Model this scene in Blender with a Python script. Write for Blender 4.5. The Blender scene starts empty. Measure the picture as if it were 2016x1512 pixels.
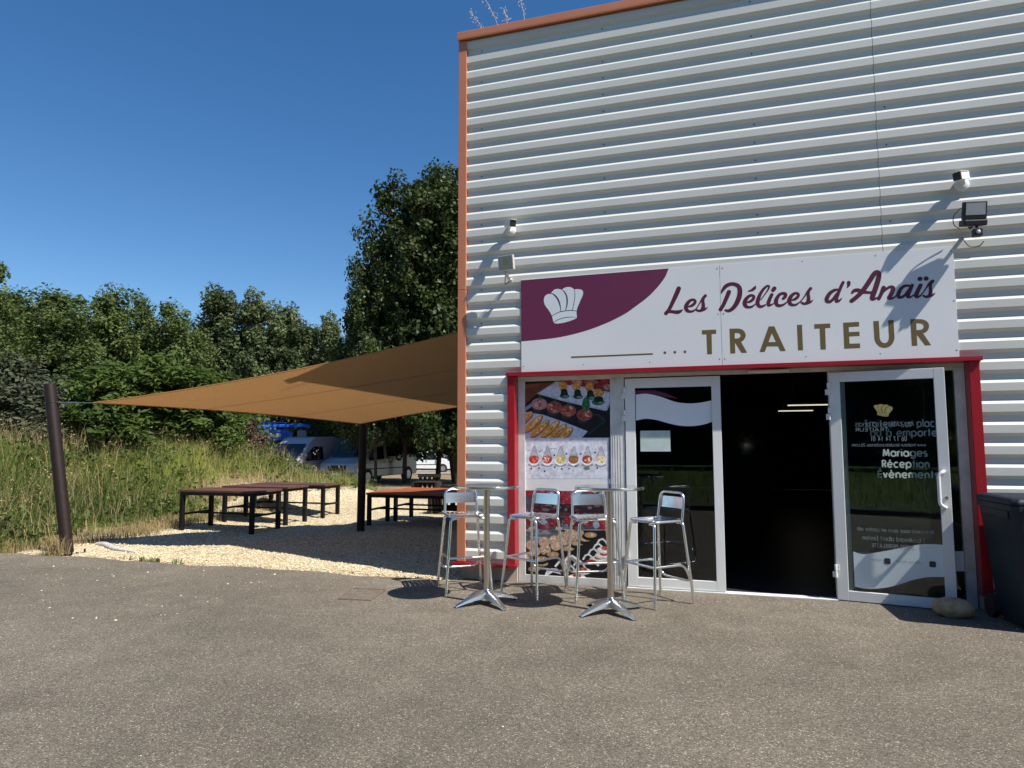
import bpy, bmesh, math, random
import numpy as np
from mathutils import Vector, Matrix
rad = math.radians
scene = bpy.context.scene
col = scene.collection

# ------------------------------------------------------------------ camera
cd = bpy.data.cameras.new("camera")
cd.sensor_width = 36.0
cd.lens = 24.09
cd.clip_start = 0.05
cd.clip_end = 2000
cam = bpy.data.objects.new("camera", cd)
col.objects.link(cam)
CR = Vector((0.95413, 0.29939, -0.00289)); CU = Vector((0.02858, -0.08147, 0.99627)); CF = Vector((-0.29803, 0.95065, 0.08629))
cam.matrix_world = Matrix(((CR.x, CU.x, -CF.x, 0), (CR.y, CU.y, -CF.y, 0), (CR.z, CU.z, -CF.z, 1.5), (0, 0, 0, 1)))
scene.camera = cam

# ------------------------------------------------------------------ daylight
SUN = Vector((0.83, -0.27, 1.10)).normalized()          # towards the sun
el = math.asin(SUN.z); az = math.atan2(SUN.x, SUN.y)    # azimuth clockwise from +Y
w = bpy.data.worlds.new("World"); scene.world = w; w.use_nodes = True
nt = w.node_tree; nt.nodes.clear()
sky = nt.nodes.new('ShaderNodeTexSky'); sky.sky_type = 'NISHITA'; sky.sun_disc = False
sky.sun_elevation = el; sky.sun_rotation = az
sky.altitude = 100; sky.air_density = 1.0; sky.dust_density = 0.3; sky.ozone_density = 3.0
bg = nt.nodes.new('ShaderNodeBackground'); bg.inputs[1].default_value = 0.085
wo = nt.nodes.new('ShaderNodeOutputWorld')
hs = nt.nodes.new('ShaderNodeHueSaturation'); hs.inputs['Saturation'].default_value = 1.27; hs.inputs['Hue'].default_value = 0.502
nt.links.new(sky.outputs[0], hs.inputs['Color']); nt.links.new(hs.outputs[0], bg.inputs[0]); nt.links.new(bg.outputs[0], wo.inputs[0])
sl = bpy.data.lights.new("sun", 'SUN'); sl.energy = 4.9; sl.angle = rad(0.53); sl.color = (1.0, 0.955, 0.885)
so = bpy.data.objects.new("sun", sl); col.objects.link(so)
so.rotation_euler = (-SUN).to_track_quat('-Z', 'Y').to_euler()
scene.view_settings.view_transform = 'Standard'; scene.view_settings.look = 'None'
scene.view_settings.exposure = 0.62; scene.view_settings.gamma = 1.0
scene.render.engine = 'CYCLES'
scene.cycles.max_bounces = 8; scene.cycles.transparent_max_bounces = 12

# ------------------------------------------------------------------ materials
def lin(h):
    if isinstance(h, int): h = ((h >> 16) / 255, (h >> 8 & 255) / 255, (h & 255) / 255)
    return tuple(((c + 0.055) / 1.055) ** 2.4 if c > 0.04045 else c / 12.92 for c in h)
def mat(name, c, rough=0.5, metal=0.0, var=0.0, vs=6.0, bump=0.0, bs=60.0, spec=0.5, attr=None, fine=0.0, fs=120.0, coat=0.0):
    """Principled paint, metal or cloth with procedural mottling (var), fine speckle and bump."""
    m = bpy.data.materials.new(name); m.use_nodes = True
    n = m.node_tree.nodes; L = m.node_tree.links; p = n['Principled BSDF']
    p.inputs['Roughness'].default_value = rough; p.inputs['Metallic'].default_value = metal
    p.inputs['Specular IOR Level'].default_value = spec; p.inputs['Coat Weight'].default_value = coat
    c = tuple(c) + (1,)
    p.inputs['Base Color'].default_value = c
    src = None
    tc = n.new('ShaderNodeTexCoord')
    if attr:
        a = n.new('ShaderNodeAttribute'); a.attribute_name = attr; src = a.outputs['Color']
    def mul(src, scale, amt, det=4):
        t = n.new('ShaderNodeTexNoise'); t.inputs['Scale'].default_value = scale; t.inputs['Detail'].default_value = det
        L.new(tc.outputs['Object'], t.inputs['Vector'])
        r = n.new('ShaderNodeMapRange'); r.inputs[1].default_value = 0.3; r.inputs[2].default_value = 0.7
        r.inputs[3].default_value = 1 - amt; r.inputs[4].default_value = 1 + amt
        L.new(t.outputs['Fac'], r.inputs[0])
        x = n.new('ShaderNodeVectorMath'); x.operation = 'SCALE'
        if src is None: x.inputs[0].default_value = c[:3]
        else: L.new(src, x.inputs[0])
        L.new(r.outputs[0], x.inputs['Scale']); return x.outputs[0]
    if var: src = mul(src, vs, var)
    if fine: src = mul(src, fs, fine, 2)
    if src is not None: L.new(src, p.inputs['Base Color'])
    if bump:
        t = n.new('ShaderNodeTexNoise'); t.inputs['Scale'].default_value = bs; t.inputs['Detail'].default_value = 3
        L.new(tc.outputs['Object'], t.inputs['Vector'])
        b = n.new('ShaderNodeBump'); b.inputs['Strength'].default_value = bump; b.inputs['Distance'].default_value = 0.01
        L.new(t.outputs['Fac'], b.inputs['Height']); L.new(b.outputs[0], p.inputs['Normal'])
    return m
def glass_mat(name, tint, ior=1.5, extra=0.0):
    """A sheet of glass: clear or tinted pass-through plus Fresnel mirror."""
    m = bpy.data.materials.new(name); m.use_nodes = True
    n = m.node_tree.nodes; L = m.node_tree.links; n.clear()
    o = n.new('ShaderNodeOutputMaterial'); mx = n.new('ShaderNodeMixShader'); t = n.new('ShaderNodeBsdfTransparent')
    g = n.new('ShaderNodeBsdfGlossy'); f = n.new('ShaderNodeFresnel'); a = n.new('ShaderNodeMath'); a.operation = 'MULTIPLY_ADD'
    t.inputs[0].default_value = tuple(tint) + (1,); g.inputs['Roughness'].default_value = 0.01; g.inputs[0].default_value = (.95, .97, 1, 1)
    f.inputs[0].default_value = ior; a.inputs[1].default_value = 1.0; a.inputs[2].default_value = extra; a.use_clamp = True
    L.new(f.outputs[0], a.inputs[0]); L.new(a.outputs[0], mx.inputs[0]); L.new(t.outputs[0], mx.inputs[1]); L.new(g.outputs[0], mx.inputs[2])
    L.new(mx.outputs[0], o.inputs[0]); return m
def leaf_mat(name, c1, c2, trans=0.35, rough=0.55):
    """Leaves and blades: colour runs c1..c2 along the 'lv' attribute, part of the light passes through."""
    m = bpy.data.materials.new(name); m.use_nodes = True
    n = m.node_tree.nodes; L = m.node_tree.links; p = n['Principled BSDF']; o = n['Material Output']
    a = n.new('ShaderNodeAttribute'); a.attribute_name = 'lv'
    mx = n.new('ShaderNodeMix'); mx.data_type = 'RGBA'
    mx.inputs[6].default_value = tuple(c1) + (1,); mx.inputs[7].default_value = tuple(c2) + (1,)
    L.new(a.outputs['Fac'], mx.inputs[0]); L.new(mx.outputs[2], p.inputs['Base Color'])
    p.inputs['Roughness'].default_value = rough; p.inputs['Specular IOR Level'].default_value = 0.2
    t = n.new('ShaderNodeBsdfTranslucent'); s = n.new('ShaderNodeMixShader'); s.inputs[0].default_value = trans
    L.new(mx.outputs[2], t.inputs[0]); L.new(p.outputs[0], s.inputs[1]); L.new(t.outputs[0], s.inputs[2]); L.new(s.outputs[0], o.inputs[0])
    return m
def speckle_mat(name, cols, scale, rough=0.9, bump=0.6, dist=0.006, big=0.12, stain=None):
    """Aggregate: every Voronoi cell is one stone with its own colour from the ramp, plus broad mottling."""
    m = bpy.data.materials.new(name); m.use_nodes = True
    n = m.node_tree.nodes; L = m.node_tree.links; p = n['Principled BSDF']
    p.inputs['Roughness'].default_value = rough; p.inputs['Specular IOR Level'].default_value = 0.25
    tc = n.new('ShaderNodeTexCoord')
    v = n.new('ShaderNodeTexVoronoi'); v.inputs['Scale'].default_value = scale; L.new(tc.outputs['Object'], v.inputs['Vector'])
    sp = n.new('ShaderNodeSeparateColor'); L.new(v.outputs['Color'], sp.inputs[0])
    r = n.new('ShaderNodeValToRGB'); r.color_ramp.interpolation = 'LINEAR'
    while len(r.color_ramp.elements) < len(cols): r.color_ramp.elements.new(0.5)
    for e, (pos, c) in zip(r.color_ramp.elements, cols): e.position = pos; e.color = tuple(c) + (1,)
    L.new(sp.outputs[0], r.inputs[0])
    src = r.outputs[0]
    for sc, amt in ((0.45, big), (2.6, big * .7), (scale * .22, big * .8)):
        t = n.new('ShaderNodeTexNoise'); t.inputs['Scale'].default_value = sc; t.inputs['Detail'].default_value = 5
        L.new(tc.outputs['Object'], t.inputs['Vector'])
        mr = n.new('ShaderNodeMapRange'); mr.inputs[1].default_value = .3; mr.inputs[2].default_value = .7; mr.inputs[3].default_value = 1 - amt; mr.inputs[4].default_value = 1 + amt
        L.new(t.outputs['Fac'], mr.inputs[0])
        x = n.new('ShaderNodeVectorMath'); x.operation = 'SCALE'; L.new(src, x.inputs[0]); L.new(mr.outputs[0], x.inputs['Scale']); src = x.outputs[0]
    if stain:                                                       # old spills, wheel wear and dust blown against the wall
        t = n.new('ShaderNodeTexNoise'); t.inputs['Scale'].default_value = 1.1; t.inputs['Detail'].default_value = 7; t.inputs['Distortion'].default_value = .6
        L.new(tc.outputs['Object'], t.inputs['Vector'])
        mr = n.new('ShaderNodeMapRange'); mr.inputs[1].default_value = .60; mr.inputs[2].default_value = .72; mr.inputs[3].default_value = 1.0; mr.inputs[4].default_value = stain
        L.new(t.outputs['Fac'], mr.inputs[0])
        sx = n.new('ShaderNodeSeparateXYZ'); L.new(tc.outputs['Object'], sx.inputs[0])
        du = n.new('ShaderNodeMapRange'); du.inputs[1].default_value = 5.6; du.inputs[2].default_value = 7.3; du.inputs[3].default_value = 1.0; du.inputs[4].default_value = 1.16; L.new(sx.outputs['Y'], du.inputs[0])
        k = n.new('ShaderNodeMath'); k.operation = 'MULTIPLY'; L.new(mr.outputs[0], k.inputs[0]); L.new(du.outputs[0], k.inputs[1])
        x = n.new('ShaderNodeVectorMath'); x.operation = 'SCALE'; L.new(src, x.inputs[0]); L.new(k.outputs[0], x.inputs['Scale']); src = x.outputs[0]
    ed = n.new('ShaderNodeMapRange'); ed.inputs[1].default_value = .35; ed.inputs[2].default_value = .8; ed.inputs[3].default_value = 1.06; ed.inputs[4].default_value = .68
    x = n.new('ShaderNodeVectorMath'); x.operation = 'SCALE'; L.new(v.outputs['Distance'], ed.inputs[0]); L.new(src, x.inputs[0]); L.new(ed.outputs[0], x.inputs['Scale']); src = x.outputs[0]
    L.new(src, p.inputs['Base Color'])
    b = n.new('ShaderNodeBump'); b.inputs['Strength'].default_value = bump; b.inputs['Distance'].default_value = dist
    iv = n.new('ShaderNodeMath'); iv.operation = 'SUBTRACT'; iv.inputs[0].default_value = 1.0
    L.new(v.outputs['Distance'], iv.inputs[1]); L.new(iv.outputs[0], b.inputs['Height']); L.new(b.outputs[0], p.inputs['Normal'])
    return m

# ------------------------------------------------------------------ mesh helpers
class MB:
    """Collects shapes; build() links them as ONE mesh object."""
    def __init__(s): s.v = []; s.f = []; s.c = []; s.cc = None
    def add(s, vs, fs):
        k = len(s.v); s.v += [tuple(a) for a in vs]; s.f += [tuple(i + k for i in f) for f in fs]; s.c += [s.cc] * len(fs); return s
    def box(s, x0, x1, y0, y1, z0, z1):
        return s.add([(x, y, z) for z in (z0, z1) for y in (y0, y1) for x in (x0, x1)],
                     [(0, 2, 3, 1), (4, 5, 7, 6), (0, 1, 5, 4), (2, 6, 7, 3), (0, 4, 6, 2), (1, 3, 7, 5)])
    def tube(s, pts, r, n=10, closed=False, caps=True):
        P = [Vector(p) for p in pts]; m = len(P); R = r if isinstance(r, (list, tuple)) else [r] * m
        up = None; vs = []
        for i in range(m):
            a = P[(i - 1) % m] if (closed or i > 0) else P[i]; b = P[(i + 1) % m] if (closed or i < m - 1) else P[i]
            t = (b - a).normalized()
            if up is None:
                up = Vector((0, 0, 1)) if abs(t.z) < 0.9 else Vector((0, 1, 0))
            u = (up - t * up.dot(t)).normalized(); v = t.cross(u); up = u
            vs += [P[i] + (u * math.cos(q) + v * math.sin(q)) * R[i] for q in [2 * math.pi * k / n for k in range(n)]]
        fs = []
        for i in range(m if closed else m - 1):
            for k in range(n):
                a = i * n + k; b = i * n + (k + 1) % n; j = ((i + 1) % m) * n
                fs.append((a, b, j + (k + 1) % n, j + k))
        if caps and not closed:
            fs.append(tuple(range(n))[::-1]); fs.append(tuple((m - 1) * n + k for k in range(n)))
        return s.add(vs, fs)
    def lathe(s, prof, n=24, c=(0, 0), cap=True):
        vs = [(c[0] + r * math.cos(2 * math.pi * k / n), c[1] + r * math.sin(2 * math.pi * k / n), z) for r, z in prof for k in range(n)]
        fs = [(i * n + k, i * n + (k + 1) % n, (i + 1) * n + (k + 1) % n, (i + 1) * n + k) for i in range(len(prof) - 1) for k in range(n)]
        if cap: fs += [tuple(range(n))[::-1], tuple((len(prof) - 1) * n + k for k in range(n))]
        return s.add(vs, fs)
    def loft(s, rings, caps=True, closed=True):
        n = len(rings[0]); vs = [p for r in rings for p in r]; fs = []
        for i in range(len(rings) - 1):
            for k in range(n if closed else n - 1):
                fs.append((i * n + k, i * n + (k + 1) % n, (i + 1) * n + (k + 1) % n, (i + 1) * n + k))
        if caps: fs += [tuple(range(n))[::-1], tuple((len(rings) - 1) * n + k for k in range(n))]
        return s.add(vs, fs)
    def slab(s, pts, y0, y1, f=lambda p, y: (p[0], y, p[1])):
        """2D outline (x, z) given thickness along y."""
        n = len(pts); vs = [f(p, y0) for p in pts] + [f(p, y1) for p in pts]
        return s.add(vs, [tuple(range(n)), tuple(range(2 * n - 1, n - 1, -1))] + [(i, i + n, (i + 1) % n + n, (i + 1) % n) for i in range(n)])
    def flat(s, pts, y, f=lambda p, y: (p[0], y, p[1])):
        return s.add([f(p, y) for p in pts], [tuple(range(len(pts)))])
    def build(s, name, m, parent=None, org=None, smooth=False, bevel=0.0, seg=2, fix=True):
        me = bpy.data.meshes.new(name)
        o0 = Vector(org) if org is not None else Vector((0, 0, 0))
        me.from_pydata([tuple(Vector(p) - o0) for p in s.v], [], s.f)
        if s.cc is not None:
            at = me.color_attributes.new("ink", 'FLOAT_COLOR', 'CORNER')
            arr = []
            for f, c in zip(s.f, s.c): arr += list(c + (1.0,)) * len(f)
            at.data.foreach_set('color', arr)
        me.materials.append(m)
        if fix:
            b = bmesh.new(); b.from_mesh(me); bmesh.ops.recalc_face_normals(b, faces=b.faces); b.to_mesh(me); b.free()
        if smooth:
            me.polygons.foreach_set('use_smooth', [True] * len(me.polygons))
            try: me.set_sharp_from_angle(angle=rad(40))
            except Exception: pass
        me.update()
        o = bpy.data.objects.new(name, me); col.objects.link(o)
        if parent: o.parent = parent
        if bevel:
            bv = o.modifiers.new('bevel', 'BEVEL'); bv.width = bevel; bv.segments = seg; bv.limit_method = 'ANGLE'
        return o
def tag(o, label=None, cat=None, group=None, kind=None):
    if label: o['label'] = label
    if cat: o['category'] = cat
    if group: o['group'] = group
    if kind: o['kind'] = kind
    return o
def thing(name, label, cat, loc=(0, 0, 0), rz=0.0, group=None):
    o = bpy.data.objects.new(name, None); o.empty_display_size = 0.2; col.objects.link(o)
    o.location = loc; o.rotation_euler = (0, 0, rz); return tag(o, label, cat, group)
def copy_tree(o, parent=None):
    c = o.copy(); col.objects.link(c); c.parent = parent
    for ch in list(o.children): copy_tree(ch, c)
    return c
def bend(pts, r, n=5):
    """Round the corners of a polyline."""
    P = [Vector(p) for p in pts]; out = [P[0]]
    for i in range(1, len(P) - 1):
        a = P[i - 1] - P[i]; b = P[i + 1] - P[i]; d = min(r, a.length * .45, b.length * .45)
        p0 = P[i] + a.normalized() * d; p1 = P[i] + b.normalized() * d
        for k in range(n + 1):
            t = k / n; out.append(p0 * (1 - t) ** 2 + P[i] * 2 * t * (1 - t) + p1 * t * t)
    return out + [P[-1]]
def spline(pts, n=6):
    """Catmull-Rom through points of any dimension."""
    P = np.array(pts, float); P = np.vstack([2 * P[0] - P[1], P, 2 * P[-1] - P[-2]]); out = []
    for i in range(1, len(P) - 2):
        for k in range(n):
            t = k / n; a, b, c, d = P[i - 1:i + 3]
            out.append(.5 * (2 * b + (c - a) * t + (2 * a - 5 * b + 4 * c - d) * t * t + (3 * b - a - 3 * c + d) * t ** 3))
    out.append(P[-2]); return np.array(out)
def brush(mb, pts, y, n=6, round_ends=True, step=2.5e-5, smooth=True):
    """A painted stroke (x, z, width) as a ribbon on the plane y; each next bit lies a hair prouder."""
    L = spline(pts, n) if smooth and len(pts) > 2 else np.array(pts, float)
    d = np.gradient(L[:, :2], axis=0); nn = np.stack([-d[:, 1], d[:, 0]], 1); nn /= np.linalg.norm(nn, axis=1)[:, None] + 1e-12
    vs = []; h = np.abs(L[:, 2]) / 2
    for i in range(len(L)):
        yy = y - i * step
        for sgn in (1, -1): vs.append((L[i, 0] + sgn * nn[i, 0] * h[i], yy, L[i, 1] + sgn * nn[i, 1] * h[i]))
    mb.add(vs, [(2 * i, 2 * i + 1, 2 * i + 3, 2 * i + 2) for i in range(len(L) - 1)])
    if round_ends:
        for i in (0, len(L) - 1):
            mb.flat([(L[i, 0] + h[i] * math.cos(q), L[i, 1] + h[i] * math.sin(q)) for q in [2 * math.pi * k / 14 for k in range(14)]], y - (i + 1.5) * step)
def disc2(x, z, r, n=20, r2=None, rot=0.0):
    r2 = r if r2 is None else r2
    return [(x + r * math.cos(q) * math.cos(rot) - r2 * math.sin(q) * math.sin(rot), z + r * math.cos(q) * math.sin(rot) + r2 * math.sin(q) * math.cos(rot)) for q in [2 * math.pi * k / n for k in range(n)]]

M_ = {
 'clad': mat('grey_white_sheet', (.585, .585, .54), .42, 0, .035, 1.2, .0, fine=.03, fs=260),
 'terra': mat('terracotta_metal', (.50, .185, .095), .45, 0, .05, 3, fine=.03, fs=200),
 'red': mat('red_lacquer', (.30, .008, .016), .35, 0, .05, 5, coat=.2),
 'concrete': mat('plinth_concrete', (.42, .34, .28), .9, 0, .2, 5, .3, 60),
 'frame': mat('white_aluminium', (.72, .73, .71), .4, 0, .03, 3, fine=.03, fs=300),
 'frame_dirty': mat('weathered_aluminium', (.58, .58, .56), .5, 0, .12, 8, fine=.04, fs=300),
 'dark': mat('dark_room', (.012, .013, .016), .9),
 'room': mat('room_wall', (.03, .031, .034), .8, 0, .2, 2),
 'sign': mat('sign_white', (.68, .69, .70), .45, 0, .025, 1.5, fine=.03, fs=350),
 'plum': mat('plum_film', (.115, .010, .052), .6, 0, .04, 3),
 'maroon': mat('maroon_letter', (.085, .011, .030), .42, 0, .05, 6),
 'gold': mat('gold_brown_letter', (.135, .095, .030), .45, 0, .05, 6),
 'ink': mat('ink_grey', (.02, .022, .03), .5),
 'hat': mat('white_film', (.64, .68, .72), .45, 0, .03, 6),
 'alu': mat('polished_aluminium', (.88, .88, .87), .24, 1, .03, 8, fine=.02, fs=200),
 'alu_cast': mat('cast_aluminium', (.72, .73, .74), .28, 1, .05, 12, .05, 90),
 'steel': mat('pole_steel', (.60, .56, .50), .28, 1, .04, 6),
 'rubber': mat('black_rubber', (.012, .012, .012), .7),
 'black': mat('black_plastic', (.012, .012, .014), .4, 0, .1, 20),
 'white': mat('white_plastic', (.72, .72, .70), .35, 0, .04, 14),
 'cream_old': mat('yellowed_plastic', (.50, .47, .41), .5, 0, .2, 30),
 'led': mat('lamp_glass', (.33, .35, .36), .15, 0, .1, 12),
 'brownpost': mat('brown_painted_steel', (.018, .010, .008), .55, 0, .15, 9, .08, 60, spec=.3),
 'tabletop': mat('red_brown_planks', (.098, .040, .027), .55, 0, .25, 5, .2, 25),
 'orangetop': mat('orange_planks', (.34, .085, .022), .5, 0, .15, 5, .2, 25),
 'blacksteel': mat('black_steel', (.006, .006, .006), .6, 0, .1, 8, spec=.25),
 'bin': mat('dark_grey_bin', (.009, .015, .025), .55, 0, .12, 6, .05, 120, spec=.3),
 'stone': mat('river_stone', (.43, .31, .18), .85, 0, .35, 9, .35, 30, fine=.15, fs=90),
 'vanpaint_shaded': mat('white_van_paint_shaded', (.36, .39, .42), .3, 0, .03, 2, coat=.5),  # tree shade on the white vans is put into this darker paint
 'carwhite': mat('white_car_paint', (.72, .73, .74), .3, 0, .02, 2, coat=.5),
 'carblack': mat('black_car_paint', (.012, .012, .014), .25, 0, .05, 2, coat=.6),
 'carglass': mat('car_glass', (.008, .016, .024), .05, 0, .1, 3),
 'trim': mat('black_trim', (.015, .015, .016), .6),
 'tyre': mat('tyre_rubber', (.015, .015, .015), .85),
 'rim': mat('wheel_rim', (.45, .45, .46), .35, .8),
 'lamp': mat('headlamp_lens', (.55, .57, .60), .12),
 'blue': mat('blue_machine_paint', (.012, .11, .55), .4, 0, .08, 3),
 'deck': mat('grey_deck', (.24, .25, .26), .6, 0, .15, 4),
 'rust': mat('rusty_iron', (.13, .085, .06), .9, 0, .35, 18, .4, 60, fine=.2, fs=160),
 'wood_dark': mat('dark_pallet_wood', (.022, .016, .012), .8, 0, .3, 10),
 'bark': mat('bark', (.075, .055, .04), .9, 0, .3, 6, .6, 20),
 'pipe': mat('pale_cloth', (.46, .45, .42), .85, 0, .2, 14, .3, 30),
 'paper': mat('notice_paper', (.46, .56, .53), .8, 0, .12, 8),
 'vinyl': mat('white_vinyl', (.76, .79, .82), .5, 0, .02, 5),
 'vinyl_dimmed': mat('dimmed_vinyl_lettering', (.30, .35, .36), .6),  # dimming behind the shaded glass is put into this grey
 'vinyl_gold': mat('gold_vinyl', (.42, .35, .12), .6),
 'vinyl_black': mat('black_vinyl_square', (.035, .04, .045), .6),
 'print': mat('printed_poster', (.5, .5, .5), .35, attr='ink', var=.22, vs=28, fine=.16, fs=110),
 'glass': glass_mat('door_glass', (.80, .86, .85)),
 'glass_top': glass_mat('glass_table_top', (.75, .80, .80), 1.5, .05),
 'glass_dark': glass_mat('tinted_door_glass', (.80, .87, .86)),
 'kerb': mat('dark_kerb', (.05, .05, .05), .9),
}
def sail_mat():
    m = bpy.data.materials.new('tan_shade_cloth'); m.use_nodes = True
    n = m.node_tree.nodes; L = m.node_tree.links; p = n['Principled BSDF']; o = n['Material Output']
    tc = n.new('ShaderNodeTexCoord'); t = n.new('ShaderNodeTexNoise'); t.inputs['Scale'].default_value = 60; t.inputs['Detail'].default_value = 4
    L.new(tc.outputs['Object'], t.inputs['Vector'])
    r = n.new('ShaderNodeValToRGB'); r.color_ramp.elements[0].color = (.40, .205, .075, 1); r.color_ramp.elements[1].color = (.54, .29, .112, 1)
    r.color_ramp.elements[0].position = .3; r.color_ramp.elements[1].position = .7
    L.new(t.outputs['Fac'], r.inputs[0]); L.new(r.outputs[0], p.inputs['Base Color'])
    p.inputs['Roughness'].default_value = .85; p.inputs['Specular IOR Level'].default_value = .1
    tr = n.new('ShaderNodeBsdfTranslucent'); s = n.new('ShaderNodeMixShader'); s.inputs[0].default_value = .30
    L.new(r.outputs[0], tr.inputs[0]); L.new(p.outputs[0], s.inputs[1]); L.new(tr.outputs[0], s.inputs[2]); L.new(s.outputs[0], o.inputs[0])
    return m
M_['sail'] = sail_mat()
def emit(name, c, s):
    m = bpy.data.materials.new(name); m.use_nodes = True; p = m.node_tree.nodes['Principled BSDF']
    p.inputs['Base Color'].default_value = tuple(c) + (1,); p.inputs['Emission Color'].default_value = tuple(c) + (1,); p.inputs['Emission Strength'].default_value = s
    return m
M_['tube'] = emit('lit_tube', (1, .93, .72), .55)

# ------------------------------------------------------------------ ground
RIDGE = np.array([(-14.2, 6.0), (-13.4, 8.5), (-12.6, 11.0), (-11.7, 13.0), (-10.5, 14.3)])
def hgt(x, y):
    x = np.asarray(x, float); y = np.asarray(y, float)
    d = np.hypot(x, y); base = -.0215 * np.clip(d - 17, 0, 60) * np.clip((y - 2) / 8, 0, 1)
    best = np.full(x.shape, 1e9)
    for a, b in zip(RIDGE[:-1], RIDGE[1:]):
        ab = b - a; t = np.clip(((x - a[0]) * ab[0] + (y - a[1]) * ab[1]) / (ab @ ab), 0, 1)
        best = np.minimum(best, np.hypot(x - a[0] - t * ab[0], y - a[1] - t * ab[1]))
    m = .95 * np.exp(-(best / 1.75) ** 2)
    m = m * (1 + .3 * np.clip((-11.3 - x) / 1.5, 0, 1))
    m = np.maximum(m, .50 * np.exp(-((x + 9.1) ** 2 + (y - 14.5) ** 2) / 1.5 ** 2))
    m = m * np.clip((y - 7.2) / 1.6, 0, 1)
    wob = .05 * np.sin(1.9 * x + .7 * y) * np.sin(1.3 * y - .8 * x)
    return base + m * (1 + wob * 2)
def grid(name, xs, ys, m, dz=0.0, noise=0.0, hole=None, kind='structure', zf=hgt):
    X, Y = np.meshgrid(xs, ys); Z = zf(X, Y) + dz
    if noise:
        rs = np.random.RandomState(3); Z = Z + rs.normal(0, noise, Z.shape)
    nx, ny = len(xs), len(ys); V = np.stack([X, Y, Z], -1).reshape(-1, 3)
    F = [(j * nx + i, j * nx + i + 1, (j + 1) * nx + i + 1, (j + 1) * nx + i) for j in range(ny - 1) for i in range(nx - 1)
         if hole is None or not hole(X[j:j + 2, i:i + 2].mean(), Y[j:j + 2, i:i + 2].mean())]
    me = bpy.data.meshes.new(name); me.from_pydata(V.tolist(), [], F); me.materials.append(m)
    me.polygons.foreach_set('use_smooth', [True] * len(me.polygons)); me.update()
    o = bpy.data.objects.new(name, me); col.objects.link(o); o['kind'] = kind; return o
M_['soil'] = mat('dry_soil', (.23, .165, .09), .95, 0, .3, 1.5, .6, 12, fine=.25, fs=25)
M_['asphalt'] = speckle_mat('worn_asphalt', [(0, (.078, .066, .049)), (.28, (.124, .105, .080)), (.64, (.157, .134, .102)), (.94, (.205, .176, .136)), (1, (.43, .39, .32))], 150, .9, .55, .004, .17, .80)
M_['gravel'] = speckle_mat('crushed_limestone', [(0, (.32, .25, .145)), (.4, (.48, .385, .235)), (.8, (.60, .51, .335)), (1, (.72, .65, .48))], 45, .95, .9, .012, .12)
xs = np.concatenate([np.linspace(-700, -60, 14), np.linspace(-50, -19, 16), np.arange(-18, -2.6, .3), np.linspace(0, 60, 12), np.linspace(80, 700, 10)])
ys = np.concatenate([np.linspace(-700, -60, 12), np.linspace(-50, 6.5, 14), np.arange(7.0, 20, .3), np.linspace(21, 70, 16), np.linspace(90, 900, 12)])
inpad = lambda X, Y: np.clip(np.minimum((X + 10.2) / .8, (-2.4 - X) / .4), 0, 1) * np.clip(np.minimum((Y - 6.6) / .5, (19 - Y) / 1.5), 0, 1)
grid('ground', xs, ys, M_['soil'], -.03, zf=lambda X, Y: hgt(X, Y) - .06 * inpad(X, Y))
ax = [-90, -40, -20, -14, -11, -10, -9.3, -8.3, -7, -6, -5, -4, -3.0, -2, 0, 2, 4, 8, 20, 60, 90]
def asph_edge(x): return 7.13 + .04 * math.sin(x * 2.1) + .03 * math.sin(x * 5.3 + 1)
a = MB()
exs = list(np.arange(-11, -2.9, .12))
edge = [(-90, 7.1), (-30, 7.12), (-15, 7.12)] + [(x, asph_edge(x) + random.Random(int(x * 100)).uniform(-.018, .018)) for x in exs] + [(-2.9, 7.27), (14, 7.27), (90, 7.27)]
n = len(edge)
a.add([(x, y, .004) for x, y in edge] + [(x, -1.25, .004) for x, y in edge], [(i, i + n, i + n + 1, i + 1) for i in range(n - 1)])
tag(a.build('asphalt', M_['asphalt']), kind='structure')
gx = np.arange(-10.6, -2.7, .1); gy = np.arange(6.95, 17.6, .1)
def ghgt(X, Y):
    return hgt(X, Y) + .012 + .012 * np.sin(3.1 * X + 1.3 * Y) * np.sin(2.3 * Y - X) - .10 * np.clip((-9.55 - X - .35 * np.sin(Y * 1.7)) / .5, 0, 1) - .08 * np.clip((7.2 - Y) / .15, 0, 1)
grid('gravel', gx, gy, M_['gravel'], 0, .004, zf=ghgt)
# verge across the road, behind the viewpoint: seen in the door glass
MB().box(-60, 60, -1.40, -1.25, -.05, .12).build('kerb', M_['kerb'], bevel=.02)['kind'] = 'structure'
v = MB(); v.add([(-60, -1.4, .10), (60, -1.4, .10), (60, -8, .55), (-60, -8, .55), (-60, -30, .6), (60, -30, .6)], [(0, 1, 2, 3), (3, 2, 5, 4)])
M_['turf'] = mat('verge_turf', (.055, .075, .022), .95, 0, .45, 3, .6, 25, fine=.35, fs=30)
tag(v.build('verge', M_['turf']), kind='structure')
# car park tarmac in front of the far vans
p_ = MB(); q = [(-34, 47), (-16, 47), (-16, 66), (-40, 66)]
p_.add([(x, y, float(hgt(x, y)) + .03) for x, y in q], [(0, 1, 2, 3)])
M_['road'] = mat('pale_road', (.30, .27, .23), .9, 0, .15, 1.5)
tag(p_.build('car_park', M_['road']), kind='structure')

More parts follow.
